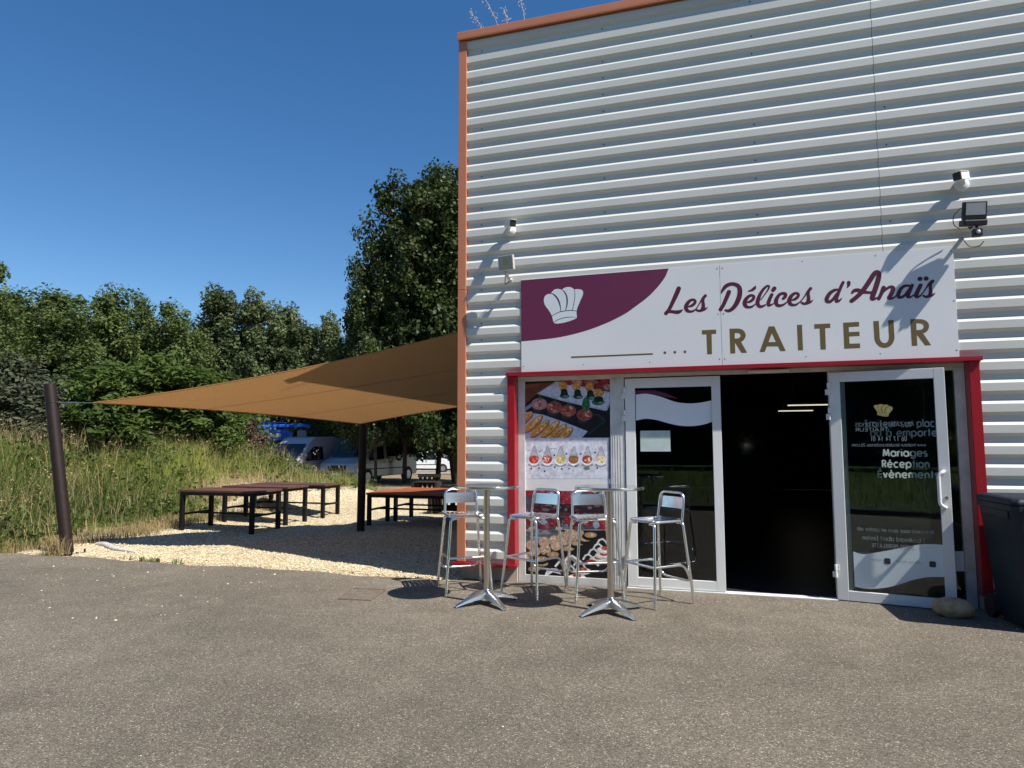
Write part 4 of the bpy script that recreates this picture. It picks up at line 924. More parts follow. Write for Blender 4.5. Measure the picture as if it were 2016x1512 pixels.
m = MB(); m.slab(q4, .0, .004, lambda p, y: (p[0], p[1], y)); m.build('plate', mat('worn_cover', (.135, .108, .082), .95, 0, .3, 12, .4, 60, fine=.3, fs=120), t)
m = MB()
for (ax_, ay), (bx_, by) in zip(q4, q4[1:] + q4[:1]): m.tube([(ax_, ay, .003), (bx_, by, .003)], .009, 6)
m.build('rim', M_['rust'], t)
cl_ = MB(); pts = spline([(-8.98, 8.02, .03), (-8.75, 7.95, .05), (-8.55, 7.84, .04), (-8.30, 7.72, .035), (-8.02, 7.66, .03), (-7.80, 7.60, .025)], 5)
cl_.tube([tuple(p_) for p_ in pts], [.02 + .03 * math.sin(math.pi * min(1, (k + 2) / len(pts)) ** .6) for k in range(len(pts))], 10)
o = cl_.build('cloth_offcut', M_['pipe'], None, (-8.5, 7.8, 0), smooth=True); o.location = (-8.5, 7.8, 0); o.scale = (1, 1, .8)
tag(o, 'twisted strip of pale cloth lying on the sunlit gravel near the leaning post', 'cloth')

# ------------------------------------------------------------------ inside the shop
for x, y, z, lab in ((1.76, 16.9, 2.34, 'lit ceiling tube inside the dark shop, nearer and higher of the two'), (1.72, 19.4, 2.32, 'lit ceiling tube inside the dark shop, farther and lower of the two')):
    t = thing('ceiling_light', lab, 'ceiling light', (x, y, z), 0, 'ceiling lights inside the shop')
    m = MB(); m.box(-.42, .42, -.06, .06, 0, .02); m.build('diffuser', M_['tube'], t)
    m = MB(); m.box(-.45, .45, -.08, .08, .0203, .07); m.box(-.3, -.28, -.01, .01, .07, .44); m.box(.28, .3, -.01, .01, .07, .44); m.build('housing', M_['white'], t)
t = thing('wall_mirror', 'round metal disc glinting in the dark of the doorway', 'mirror', (.33, 12.9, 1.49))
m = MB(); m.lathe([(.0, .0), (.20, .012), (.21, .02)], 28, cap=False); m.v = [(a, c, b) for a, b, c in m.v]; m.build('disc', mat('dull_metal_disc', (.5, .5, .5), .35, 1, .5, 9), t, smooth=True)
m = MB(); m.box(-.35, .35, .03, .05, -1.5, .5); m.build('board', M_['room'], t)

# ------------------------------------------------------------------ vehicles
def vehicle(name, label, cat, loc, rz, prof, W, belt, roofz, paint, wins, ws, wheels, wr, lights, grille, bumper_z, group=None, mirror_x=None):
    """Side profile (x forward, z up) swept across the width with the sides leaning in above the belt line."""
    t = thing(name, label, cat, loc, rz, group)
    hw = lambda z: W / 2 - .12 * W / 2 * max(0, (z - belt) / (roofz - belt)) ** 1.3 - .03 * max(0, (belt * .55 - z))
    m = MB(); rings = []
    for k in (-1, -.965, -.5, 0, .5, .965, 1):
        ins = .03 if abs(k) == 1 else 0.0
        cx = sum(p[0] for p in prof) / len(prof); cz = sum(p[1] for p in prof) / len(prof)
        rings.append([(cx + (x - cx) * (1 - ins * .35), k * hw(z), cz + (z - cz) * (1 - ins)) for x, z in prof])
    m.loft(rings); m.build('body', M_[paint], t, smooth=True, bevel=.02)
    for sy in (-1, 1):
        for q in wins:
            m = MB(); m.add([(x, sy * (hw(z) + .004), z) for x, z in q] + [(x, sy * (hw(z) - .02), z) for x, z in q], [tuple(range(len(q)))] + [(i, (i + 1) % len(q), (i + 1) % len(q) + len(q), i + len(q)) for i in range(len(q))]); m.build('side_window', M_['carglass'], t)
    (xa, za), (xb, zb) = ws
    nrm = Vector((zb - za, 0, -(xb - xa))); nrm = nrm if nrm.x > 0 else -nrm; nrm = nrm.normalized() * .03
    m = MB(); rows = []
    for k in range(7):
        y = -1 + 2 * k / 6
        for (x, z) in ((xa, za), (xb, zb)): rows.append(Vector((x, y * (hw(z) - .10), z)) + nrm)
    m.add(rows, [(2 * i, 2 * i + 1, 2 * i + 3, 2 * i + 2) for i in range(6)]); m.build('windscreen', M_['carglass'], t)
    for x in wheels:
        for sy in (-1, 1):
            wy = sy * (W / 2 - .10)
            m = MB(); m.tube([(x, wy - .11, wr), (x, wy + .125 * sy + (.0 if sy > 0 else 0.0), wr)] if sy > 0 else [(x, wy + .11, wr), (x, wy - .125, wr)], wr, 22); wl = m.build('wheel', M_['tyre'], t)
            m = MB(); yo = wy + sy * .127; m.tube([(x, yo - sy * .01, wr), (x, yo, wr)], wr * .66, 20); m.build('rim', M_['rim'], wl)
            m = MB(); m.tube([(x, wy - sy * .08, wr + .02), (x, sy * (W / 2 + .004), wr + .02)], wr * 1.17, 22); m.build('wheel_arch', M_['trim'], t)
    fx = max(p[0] for p in prof)
    for sy in (-1, 1):
        x0, z0, z1, y0, y1 = lights
        m = MB(); m.add([(x0, sy * y0, z0), (x0 + .02, sy * (y0 + y1) / 2, z0), (x0 - .12, sy * y1, z0 + .05), (x0 - .16, sy * y1, z1), (x0 - .06, sy * y0, z1 - .03)], [(0, 1, 2, 3, 4)]); m.build('headlight', M_['lamp'], t)
    gx0, gz0, gz1, gy = grille
    m = MB(); m.box(gx0 - .08, gx0 + .012, -gy, gy, gz0, gz1); m.build('grille', M_['trim'], t, bevel=.02)
    m = MB(); m.box(fx - .22, fx + .03, -W / 2 + .04, W / 2 - .04, bumper_z, bumper_z + .25); m.build('bumper', M_['trim'], t, bevel=.05)
    m = MB(); m.box(fx + .031, fx + .038, -.26, .26, bumper_z + .09, bumper_z + .2); m.build('number_plate', M_['white'], t)
    m = MB(); xm = min(p[0] for p in prof)
    for sy in (-1, 1): m.box(xm + .9, fx - .9, sy * (W / 2 + .002) - .008, sy * (W / 2 + .002) + .008, belt * .60, belt * .60 + .05)
    m.build('side_moulding', M_['trim'], t)
    if mirror_x:
        for sy in (-1, 1):
            m = MB(); m.box(mirror_x - .06, mirror_x + .05, sy * (W / 2 + .02) - .0, sy * (W / 2 + .02) + sy * .2, belt + .05, belt + .38); m.build('door_mirror', M_['trim'], t, bevel=.03)
    return t
VP = [(-2.70, .35), (-2.72, .8), (-2.70, 1.6), (-2.62, 2.18), (-2.5, 2.26), (-1, 2.29), (.75, 2.27), (1.0, 2.18), (1.35, 1.92), (2.02, 1.22), (2.42, 1.10), (2.66, .98), (2.74, .75), (2.74, .42), (2.6, .32)]
VW = [[(.35, 1.18), (.35, 1.80), (1.0, 1.80), (1.28, 1.62), (1.62, 1.22), (1.55, 1.12)]]
VW2 = VW + [[(-.95, 1.30), (-.95, 1.78), (.05, 1.78), (.05, 1.30)]]
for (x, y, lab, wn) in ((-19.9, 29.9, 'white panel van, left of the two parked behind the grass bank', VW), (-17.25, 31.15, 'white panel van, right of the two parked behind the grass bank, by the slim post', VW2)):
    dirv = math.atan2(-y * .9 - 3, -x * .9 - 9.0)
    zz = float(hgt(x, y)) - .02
    vehicle('panel_van', lab, 'van', (x, y, zz), math.atan2(-.99, -.11), VP, 2.05, 1.15, 2.28, 'vanpaint_shaded', wn, ((2.00, 1.27), (1.38, 1.92)), (1.72, -1.85), .34, (2.70, .78, 1.02, .62, .96), (2.735, .62, .90, .52), .36, 'white vans parked behind the bank', 1.5)
KP = [(-2.0, .32), (-2.05, .7), (-2.02, 1.2), (-1.86, 1.72), (-1.7, 1.80), (.2, 1.82), (.55, 1.74), (1.08, 1.22), (1.18, 1.12), (1.75, 1.0), (2.02, .86), (2.08, .62), (2.06, .34), (1.95, .26)]
KW = [[(-.3, 1.05), (-.3, 1.58), (.45, 1.58), (.95, 1.12), (.9, 1.02)], [(-1.75, 1.10), (-1.68, 1.56), (-.42, 1.58), (-.42, 1.06)]]
def small_van(x, y, rz, lab, paint='carwhite', group='white cars in the far car park'):
    return vehicle('parked_car', lab, 'car', (x, y, float(hgt(x, y)) + .03), rz, KP, 1.83, 1.02, 1.82, paint, KW, ((1.16, 1.14), (.58, 1.72)), (1.33, -1.30), .31, (2.02, .74, .96, .50, .86), (2.07, .55, .72, .42), .27, group, 1.0)
small_van(-24.1, 53.2, rad(18), 'white compact van seen from its right side in the far car park')
small_van(-25.2, 61.5, rad(-20), 'white car parked behind the white compact van, partly hidden')
small_van(-8.1, 27.2, rad(-125), 'black car showing only its edge beside the building corner', 'carblack', None)
# blue lift truck behind the vans
LX, LY = -23.5, 32.6
t = thing('lift_truck', 'blue lift truck with railed platform and folded boom behind the left van', 'lift truck', (LX, LY, float(hgt(LX, LY))), rad(35))
m = MB(); m.box(-2.0, 1.4, -1.0, 1.0, 1.15, 1.32); m.box(-1.9, 1.3, -.95, .95, .75, 1.149); m.build('deck', M_['deck'], t, bevel=.02)
m = MB(); m.slab([(-2.0, .35), (-2.05, .9), (-1.75, 1.6), (-1.6, 1.75), (-.7, 1.75), (-.68, .35)], -.95, .95); mm = m; mm.v = [(a + 3.4, b, c) for a, b, c in mm.v]; cab = mm.build('cab', M_['blue'], t, bevel=.04)
m = MB(); m.box(1.72, 2.66, -.965, .965, 1.12, 1.62); m.build('cab_window', M_['carglass'], cab)
m = MB(); m.slab([(-1.75, 2.15), (-1.45, 2.55), (-1.1, 2.75), (.1, 2.80), (.45, 2.62), (.5, 2.35), (-.2, 2.2), (-.9, 2.02), (-1.3, 1.75)], -.3, .3); bm_ = m.build('boom', M_['blue'], t, bevel=.03)
m = MB(); m.slab([(-1.0, 2.28), (-.96, 2.52), (-.15, 2.64), (-.17, 2.40)], -.325, -.302); m.build('label_plate', M_['white'], bm_)
m = MB(); m.slab([(-1.3, 3.02), (.9, 3.15), (1.4, 3.05), (1.4, 2.85), (.9, 2.95), (-1.3, 2.9)], .05, .35); m.build('upper_boom', M_['blue'], t, bevel=.02)
m = MB(); m.box(.7, 1.2, -.35, .35, 1.32, 2.75); m.build('turret', M_['deck'], t, bevel=.05)
m = MB(); m.tube([(.2, 0, 1.32), (-.5, 0, 1.95)], .12, 10); m.tube([(-1.6, 0, 1.32), (-1.1, 0, 1.85)], .1, 10); m.build('lift_cylinder', M_['blue'], t)
m = MB()
for x in (-2.0, -1.3, -.6, .1): m.tube([(x, -.95, 1.32), (x, -.95, 3.15)], .04, 6)
for z in (2.6, 3.15): m.tube([(-2.0, -.95, z), (.1, -.95, z)], .04, 6); m.tube([(-2.0, -.95, z), (-2.0, .9, z)], .04, 6)
m.build('railing', M_['blue'], t)
m = MB(); m.box(-2.6, -2.15, -.5, .5, 1.5, 2.75); m.build('basket', M_['white'], t, bevel=.04)
for x in (-1.2, 2.1):
    for sy in (-1, 1):
        m = MB(); m.tube([(x, sy * .62, .42), (x, sy * .93, .42)], .42, 20); wl = m.build('wheel', M_['tyre'], t)
        m = MB(); m.tube([(x, sy * .932, .42), (x, sy * .94, .42)], .26, 16); m.build('rim', M_['rim'], wl)
m = MB(); m.box(-1.5, 1.5, -.04, .04, -.3, .35); m.box(-.05, .05, -.04, .04, -1.6, -.3)
o = m.build('utility_cabinet', M_['deck']); o.location = (-23.1, 57.5, float(hgt(-23.1, 57.5)) + 1.6); tag(o, 'pale grey board on a post far behind, next to the building corner', 'board')

# ------------------------------------------------------------------ trees and shrubs
def leaves(name, cen, nrm, size, lv, m, parent=None, elong=1.6, rs=None):
    """Many small leaf faces (rhombs) at cen facing about nrm."""
    n = len(cen); rs = rs or np.random.RandomState(1)
    a = rs.normal(size=(n, 3)); nrm = nrm / np.linalg.norm(nrm, axis=1)[:, None]
    u = np.cross(nrm, a); u /= np.linalg.norm(u, axis=1)[:, None] + 1e-9; v = np.cross(nrm, u)
    s = (size * rs.uniform(.6, 1.35, n))[:, None]
    V = np.stack([cen - u * s * elong * .5, cen + v * s * .5 + u * s * .05, cen + u * s * elong * .5 - nrm * s * .12, cen - v * s * .5 + u * s * .05], 1).reshape(-1, 3)
    me = bpy.data.meshes.new(name); me.vertices.add(4 * n); me.vertices.foreach_set('co', V.ravel())
    me.loops.add(4 * n); me.loops.foreach_set('vertex_index', np.arange(4 * n, dtype=np.int32))
    me.polygons.add(n); me.polygons.foreach_set('loop_start', np.arange(0, 4 * n, 4, dtype=np.int32)); me.polygons.foreach_set('loop_total', np.full(n, 4, np.int32))
    at = me.attributes.new('lv', 'FLOAT', 'FACE'); at.data.foreach_set('value', lv.astype(np.float32))
    me.materials.append(m); me.update(calc_edges=True); me.validate()
    o = bpy.data.objects.new(name, me); col.objects.link(o); o.parent = parent; return o
def crown_pts(seed, H, R, z0, shape, n_cl, per, cr, flat=1.0):
    """Leaf positions in clumps spread through an uneven crown; shape(t) gives the radius along the height."""
    rs = np.random.RandomState(seed); C = []; Nn = []; LV = []
    lob = rs.uniform(0, 6.28, 3); lobes = []
    for i in range(26):                                            # big limbs: each carries its own lobe of foliage
        t = (i + rs.uniform(.1, .9)) / 26 * .96; a = i * 2.4 + rs.uniform(-.5, .5); e = R * shape(t) * (1 + .2 * math.sin(2 * a + lob[0] + 4 * t))
        q = e * rs.uniform(.35, .72); lobes.append((np.array([q * math.cos(a), q * math.sin(a), z0 + (H - z0) * t]), max(.25 * R, e * rs.uniform(.32, .62)), rs.uniform(0, .45)))
    for i in range(n_cl):
        o, lr, tone = lobes[rs.randint(26)]
        d = rs.normal(size=3); d /= np.linalg.norm(d); c = o + d * lr * rs.uniform(.15, 1.12) ** .45 * np.array([1, 1, 1.15])
        if rs.random_sample() < .08: c = c + (c - np.array([0, 0, z0 + (H - z0) * .45])) * rs.uniform(.02, .09)
        c[2] = max(c[2], z0 + .1)
        k = cr * rs.uniform(.35, 1.25); n = int(per * (k / cr) ** 2 * rs.uniform(.7, 1.2)) + 8
        d = rs.normal(size=(n, 3)); d /= np.linalg.norm(d, axis=1)[:, None]
        p = d * (k * rs.uniform(.15, 1.15, n) ** .6)[:, None] * np.array([1, 1, flat]) + c
        out = c - np.array([0, 0, z0 + (H - z0) * .4]); out = out / (np.linalg.norm(out) + 1e-6)
        C.append(p); Nn.append(d * .6 + out * .35 + np.array([0, 0, .45]) + rs.normal(size=(n, 3)) * .6)
        LV.append(np.clip(tone + rs.uniform(.0, .35) + rs.uniform(0, .4, n), 0, 1))
    return np.concatenate(C), np.concatenate(Nn), np.concatenate(LV), rs
LM = {'broad': leaf_mat('broad_leaves', (.036, .064, .020), (.150, .195, .058), .38), 'poplar': leaf_mat('poplar_leaves', (.048, .076, .033), (.175, .21, .092), .35), 'oak': leaf_mat('dark_oak_leaves', (.015, .030, .010), (.078, .105, .030), .28, .45),
      'shrub': leaf_mat('feathery_leaves', (.030, .060, .012), (.115, .165, .035), .4), 'olive': leaf_mat('grey_green_leaves', (.035, .045, .028), (.105, .115, .065), .3), 'dead': leaf_mat('dead_leaves', (.010, .008, .007), (.10, .065, .035), .15)}
def trunk_mesh(mb, H, r, seed, lean=.3, limbs=5, top=.62):
    rs = random.Random(seed); P = [(0, 0, -.3)]; x = y = 0
    for k in range(1, 6): x += rs.uniform(-lean, lean) * .3; y += rs.uniform(-lean, lean) * .3; P.append((x, y, H * top * k / 5))
    mb.tube([tuple(p) for p in spline(P, 4)], [r * (1 - .75 * k / 20) for k in range(21)], 9)
    for k in range(limbs):
        i = rs.choice((1, 2, 2, 3, 4)); a = rs.uniform(0, 6.28); L = H * rs.uniform(.12, .22); b = Vector(P[i])
        mb.tube([tuple(p) for p in spline([b, b + Vector((math.cos(a) * L * .4, math.sin(a) * L * .4, L * .45)), b + Vector((math.cos(a) * L * .75, math.sin(a) * L * .75, L * 1.05))], 4)], [r * .45 * (1 - .8 * q / 8) for q in range(9)], 7)
def make_tree(kind, seed, H, R, z0, shape, n_cl, per, cr, size, name='broadleaf_tree', cat='tree', r=.16, elong=1.6, limbs=5):
    t = thing(name, 'x', cat)
    C, Nn, LV, rs = crown_pts(seed, H, R, z0, shape, n_cl, per, cr)
    leaves('crown', C, Nn, size, LV, LM[kind], t, elong, rs)
    m = MB(); trunk_mesh(m, H, r, seed, .5, limbs); m.build('trunk' if cat == 'tree' else 'stem', M_['bark'], t, smooth=True)
    return t
dome = lambda t: max(.05, math.sin(math.pi * (.12 + .84 * t)) ** .55) * (1 - .25 * t)
cone = lambda t: max(.05, (1 - t) ** .55 * min(1, .45 + 2.2 * t))
spire = lambda t: max(.08, math.sin(math.pi * (.2 + .78 * t)) ** .7)
peak = lambda t: max(.04, (1 - t ** 2.2) ** .8 * min(1, .55 + 1.6 * t))
softp = lambda t: max(.06, math.sin(math.pi * (.16 + .80 * t)) ** .6) * (1 - .12 * t)
protos = {'broad3': make_tree('broad', 14, 10, 2.8, .6, softp, 400, 80, .46, .11), 'broad1': make_tree('broad', 11, 10, 2.8, .6, dome, 400, 80, .50, .115), 'broad2': make_tree('broad', 12, 10, 2.8, .6, peak, 400, 80, .46, .11), 'poplar': make_tree('poplar', 13, 10, 2.4, .6, peak, 330, 85, .42, .105, 'poplar_tree', elong=2.0),
          'poplar2': make_tree('poplar', 23, 10, 2.4, .6, cone, 330, 85, .40, .105, 'poplar_tree', elong=2.0)}
used = set()
def place(key, x, y, z, H, R, label, rz, group, PH=10., PR=2.8):
    p_ = protos[key]; o = p_ if key not in used else copy_tree(p_); used.add(key)
    o.location = (x, y, z); o.scale = (R / PR, R / PR, H / PH); o.rotation_euler = (0, 0, rz); o['label'] = label; o['group'] = group; return o
FAR = [(-26.9, 18.4, -.37, 9.0, 1.9, 'broad2', 'tall dark tree cut by the left edge of the picture, above the leaning post'),
 (-35.5, 25.9, -.6, 9.6, 3.2, 'broad3', 'dark green tree at the far left of the tree line'),
 (-37.4, 28.5, -.67, 10.6, 3.4, 'broad1', 'dark green tree directly above the leaning post'),
 (-33.5, 27.0, -.58, 10.0, 3.2, 'broad3', 'dark green round-topped tree just right of the leaning post'),
 (-36.6, 31.0, -.69, 10.0, 3.3, 'broad1', 'dark green tree filling the gap right of the round-topped one'),
 (-32.8, 29.3, -.6, 10.7, 2.8, 'broad2', 'dark pointed tree standing above its neighbours, left of the small round one'),
 (-34.9, 32.9, -.69, 10.0, 2.9, 'broad3', 'low dark tree behind the pointed one'),
 (-32.8, 32.2, -.64, 10.7, 2.0, 'broad3', 'small round tree crown above the sail tip'),
 (-30.4, 31.8, -.6, 9.9, 2.4, 'broad1', 'low dark tree left of the tall pale poplars'),
 (-31.5, 34.9, -.67, 9.9, 3.0, 'broad3', 'dark tree in the dip left of the tall pale poplars'),
 (-29.9, 34.9, -.64, 12.0, 2.9, 'poplar', 'tall grey-green poplar, highest and leftmost of the poplars'),
 (-27.7, 35.4, -.62, 11.8, 2.6, 'poplar2', 'tall grey-green poplar, second of the row, beside the highest one'),
 (-28.2, 38.8, -.69, 11.6, 2.8, 'poplar', 'grey-green poplar right of the two tall ones'),
 (-25.3, 37.2, -.62, 9.9, 2.6, 'poplar', 'lower grey-green poplar in the dip before the last poplar'),
 (-23.6, 37.1, -.6, 10.4, 1.9, 'poplar2', 'narrow pointed poplar beside the sky gap left of the big tree'),
 (-21.6, 36.0, -.56, 7.6, 1.9, 'broad1', 'low tree in the sky gap before the big dark tree')]
for i, (x, y, z, H, R, k, lab) in enumerate(FAR): place(k, x, y, z, H * .99, R * 1.12, lab, i * 1.7, 'trees of the line behind the waste ground')
# far wood that closes the gaps behind the tree line
rs = np.random.RandomState(77); ang = rs.uniform(rad(-64), rad(4), 3400); dd = np.where(ang > rad(-28), rs.uniform(68, 76, 3400), rs.uniform(50, 62, 3400)); zz = rs.uniform(0, 8.2, 3400) ** 1.0
Cn = np.stack([np.sin(ang) * dd, np.cos(ang) * dd, zz * 1.2 - 1.0], 1); Cn = np.repeat(Cn, 12, 0) + rs.normal(0, .55, (3400 * 12, 3))
o = leaves('distant_wood', Cn, rs.normal(size=Cn.shape) + np.array([.3, -.4, .5]), .42, rs.uniform(0, .6, len(Cn)), LM['broad'], None, 1.4, rs); tag(o, 'dark wood filling the gaps behind the tree line', 'wood', None, 'stuff')
bigd = lambda t: max(.08, math.sin(math.pi * (.17 + .78 * t)) ** .5) * (1 - .15 * t)
protos['oak1'] = make_tree('oak', 31, 10, 2.8, 1.3, bigd, 520, 110, .46, .10, 'big_tree', elong=1.5, r=.12)
protos['oak3'] = make_tree('oak', 33, 10, 2.8, 1.7, bigd, 340, 120, .46, .10, 'big_tree', elong=1.5, r=.10)
protos['oak2'] = make_tree('oak', 32, 10, 2.8, 1.3, bigd, 480, 110, .44, .10, 'big_tree', elong=1.5, r=.12)
for x, y, z, H, R, k, rz, lab in [(-12.75, 31.5, -.4, 15.2, 4.2, 'oak1', 0, 'big dark tree right behind the building corner, highest of the dark clump'), (-14.6, 29.6, -.37, 14.1, 3.3, 'oak3', 1, 'big dark tree with pointed top, second highest of the dark clump'),
        (-11.6, 28.9, -.35, 14.6, 3.6, 'oak1', 5.2, 'dark tree added to shade the vans, mostly hidden behind the building corner, right of the dark clump'), (-15.3, 28.1, -.35, 11.3, 2.2, 'oak3', 2.9, 'dark tree shading the vans, in front of the rest of the dark clump'), (-18.3, 33.8, -.5, 11.6, 2.1, 'oak1', 2.2, 'dark tree at the left shoulder of the dark clump'), (-14.5, 33.2, -.43, 12.6, 3.4, 'oak1', 4, 'broad dark tree filling the back of the dark clump'), (-20.6, 36.8, -.6, 9.3, 2.4, 'oak2', 5, 'lowest dark tree at the left foot of the dark clump')]:  # the tree mostly behind the building corner is added to shade the vans
    place(k, x, y, z, H, R, lab, rz, 'big dark trees behind the vans')
protos['feather1'] = make_tree('shrub', 41, 3.2, 1.2, .1, dome, 60, 150, .34, .075, 'shrub', 'shrub', .035, 2.6)
protos['feather2'] = make_tree('shrub', 42, 3.2, 1.2, .1, cone, 60, 150, .34, .075, 'shrub', 'shrub', .035, 2.6)
protos['olive'] = make_tree('olive', 43, 3.2, 1.2, .1, dome, 60, 150, .32, .07, 'shrub', 'shrub', .035, 1.8)
SH = [(-17.7, 13.1, 4.0, 1.5, 'olive', 'grey-green bush at the left edge behind the leaning post'), (-15.6, 12.5, 3.2, 1.3, 'olive', 'grey-green bush directly right of the leaning post top'), (-14.4, 12.4, 2.7, 1.2, 'feather1', 'green bush left of the sail tip'),
 (-13.9, 13.0, 3.2, 1.25, 'feather2', 'bright green feathery bush just above the sail tip'), (-13.6, 14.0, 3.3, 1.2, 'feather1', 'bright green feathery bush, second from the sail tip'), (-13.1, 15.1, 3.35, 1.45, 'feather2', 'wide green bush rising behind the middle of the sail edge'),
 (-12.7, 15.3, 2.7, 1.15, 'feather1', 'dark green bush under the sail, left of the vans'), (-12.4, 12.4, 2.3, 1.25, 'feather1', 'green bush below the sail tip'), (-12.1, 13.2, 2.2, 1.2, 'feather2', 'green bush under the sail edge above the tables'),
 (-12.7, 11.4, 2.0, 1.1, 'feather2', 'low green bush behind the tall weeds, right of the leaning post'), (-14.2, 10.6, 2.2, 1.35, 'olive', 'olive bush behind the weeds left of the leaning post'), (-11.5, 13.6, 1.55, .75, 'feather1', 'low green bush before the dead bush'), (-16.4, 11.5, 2.9, 1.4, 'olive', 'olive bush at the far left behind the weeds')]
for i, (x, y, H, R, k, lab) in enumerate(SH): place(k, x, y, float(hgt(x, y)) - .05, H, R, lab, i * 2.1, 'bushes along the waste ground', 3.2, 1.2)
protos['dead'] = make_tree('dead', 51, 1.5, .75, .05, dome, 40, 170, .25, .06, 'dead_bush', 'bush', .03, 2.2)
place('dead', -11.35, 14.4, float(hgt(-11.35, 14.4)) - .1, 1.25, .5, 'dark dead bush between the green bushes and the left van', 0, None, 1.5, .75)
# trees across the road, seen only as reflections in the glass
for i, x in enumerate((-13, -7, .4, 5.5, 12)):
    place('broad1' if i % 2 else 'broad2', x, -10.5 - (i % 3) * .8, .4, 6.4 + .5 * (i % 2), 2.6, 'roadside tree across the road behind the viewpoint', i * .9, 'roadside trees across the road')

t = thing('warehouse', 'dark grey warehouse across the road behind the viewpoint', 'building', (0, -17, .5))
m = MB()
for k in range(56): m.box(-28 + k, -27.12 + k, -.06, 0, .0, 6.4)
m.box(-28, 28, -8, -.061, 0, 6.4); m.build('wall', mat('dark_siding', (.03, .036, .045), .6, 0, .2, 1), t)
m = MB(); m.box(-28.3, 28.3, -8.3, .3, 6.401, 6.8); m.build('roof', M_['trim'], t)
for k in range(6): m = MB(); m.box(-24 + 9 * k, -20.5 + 9 * k, .001, .05, 2.6, 3.9); m.build('window', M_['carglass'], t)

# ------------------------------------------------------------------ grass, weeds, stones
def blades(name, x, y, h, wdt, bendv, lv, m, rs, label, cat, zoff=0.0):
    n = len(x); z = hgt(x, y) + zoff; a = rs.uniform(0, 2 * math.pi, n); lx, ly = np.cos(a) * bendv * h, np.sin(a) * bendv * h
    b = rs.uniform(0, 2 * math.pi, n); wx, wy = np.cos(b) * wdt * .5, np.sin(b) * wdt * .5
    V = np.empty((n, 5, 3)); base = np.stack([x, y, z], 1)
    V[:, 0] = base + np.stack([wx, wy, 0 * wx - .05], 1); V[:, 1] = base + np.stack([-wx, -wy, 0 * wx - .05], 1)
    mid = base + np.stack([lx * .3, ly * .3, h * .58], 1); V[:, 2] = mid + np.stack([-wx * .8, -wy * .8, 0 * wx], 1); V[:, 3] = mid + np.stack([wx * .8, wy * .8, 0 * wx], 1)
    V[:, 4] = base + np.stack([lx, ly, h * (1 - .35 * bendv)], 1)
    me = bpy.data.meshes.new(name); me.vertices.add(5 * n); me.vertices.foreach_set('co', V.ravel())
    k = np.arange(n)[:, None] * 5; L = np.concatenate([k + 0, k + 1, k + 2, k + 3, k + 3, k + 2, k + 4], 1).astype(np.int32)
    me.loops.add(7 * n); me.loops.foreach_set('vertex_index', L.ravel()); me.polygons.add(2 * n)
    s = (np.arange(n)[:, None] * 7 + np.array([[0, 4]])).astype(np.int32); me.polygons.foreach_set('loop_start', s.ravel()); me.polygons.foreach_set('loop_total', np.tile(np.array([4, 3], np.int32), n))
    at = me.attributes.new('lv', 'FLOAT', 'FACE'); at.data.foreach_set('value', np.repeat(lv, 2).astype(np.float32))
    me.materials.append(m); me.update(calc_edges=True); me.validate()
    o = bpy.data.objects.new(name, me); col.objects.link(o); return tag(o, label, cat, None, 'stuff')
GM = leaf_mat('green_grass', (.065, .120, .026), (.42, .46, .12), .42); DM = leaf_mat('dry_grass', (.26, .19, .085), (.50, .40, .21), .3)
def scatter(n, seed, dens, box=(-24, -5, 7.1, 19)):
    rs = np.random.RandomState(seed); x = rs.uniform(box[0], box[1], n * 4); y = rs.uniform(box[2], box[3], n * 4)
    keep = rs.uniform(size=n * 4) < dens(x, y); return x[keep][:n], y[keep][:n], rs
patch = lambda x, y, f, s: .5 + .5 * np.sin(f * x + s) * np.sin(f * 1.3 * y - s * 2) + .35 * np.sin(f * 2.3 * x - y * f + s)
def weed_d(x, y):
    d = np.clip((-9.55 + .25 * np.sin(1.9 * y) - x) / 1.1, 0, 1)                      # left of the gravel
    d = np.maximum(d, np.clip((hgt(x, y) - .36) / .25, 0, 1) * (x < -7.6))           # on the bank
    d = d * np.clip((y - 7.16) / .1, 0, 1); return d * np.clip(1.25 - (-x - 10) / 14, .15, 1)
x, y, rs = scatter(110000, 5, lambda x, y: weed_d(x, y) * np.clip(.30 + .8 * patch(x, y, 1.1, .4), 0, 1))
ht = (.17 + .49 * np.clip((-9.9 - x) / 1.4, 0, 1)) * rs.uniform(.35, 1.35, len(x)) * np.clip(.55 + .75 * patch(x, y, .9, 2), .3, 1.5); ht = np.clip(ht, .07, 1.05)
blades('green_grass', x, y, ht, rs.uniform(.004, .012, len(x)), rs.uniform(.1, 1.0, len(x)), np.clip(rs.uniform(0, .45, len(x)) + .55 * patch(x, y, .8, 1.0), 0, 1), GM, rs, 'tall green grass and weeds on the bank left of the gravel', 'grass')
x, y, rs = scatter(16000, 6, lambda x, y: weed_d(x, y) * np.clip(.25 + .9 * patch(x, y, .8, 3.1), 0, 1))
ht = (.30 + .42 * np.clip((-9.8 - x) / 1.5, 0, 1)) * rs.uniform(.6, 1.5, len(x)); blades('dry_grass', x, y, ht, rs.uniform(.004, .009, len(x)), rs.uniform(.1, .6, len(x)), rs.uniform(0, 1, len(x)), DM, rs, 'dry yellow grass mixed through the green weeds', 'grass')
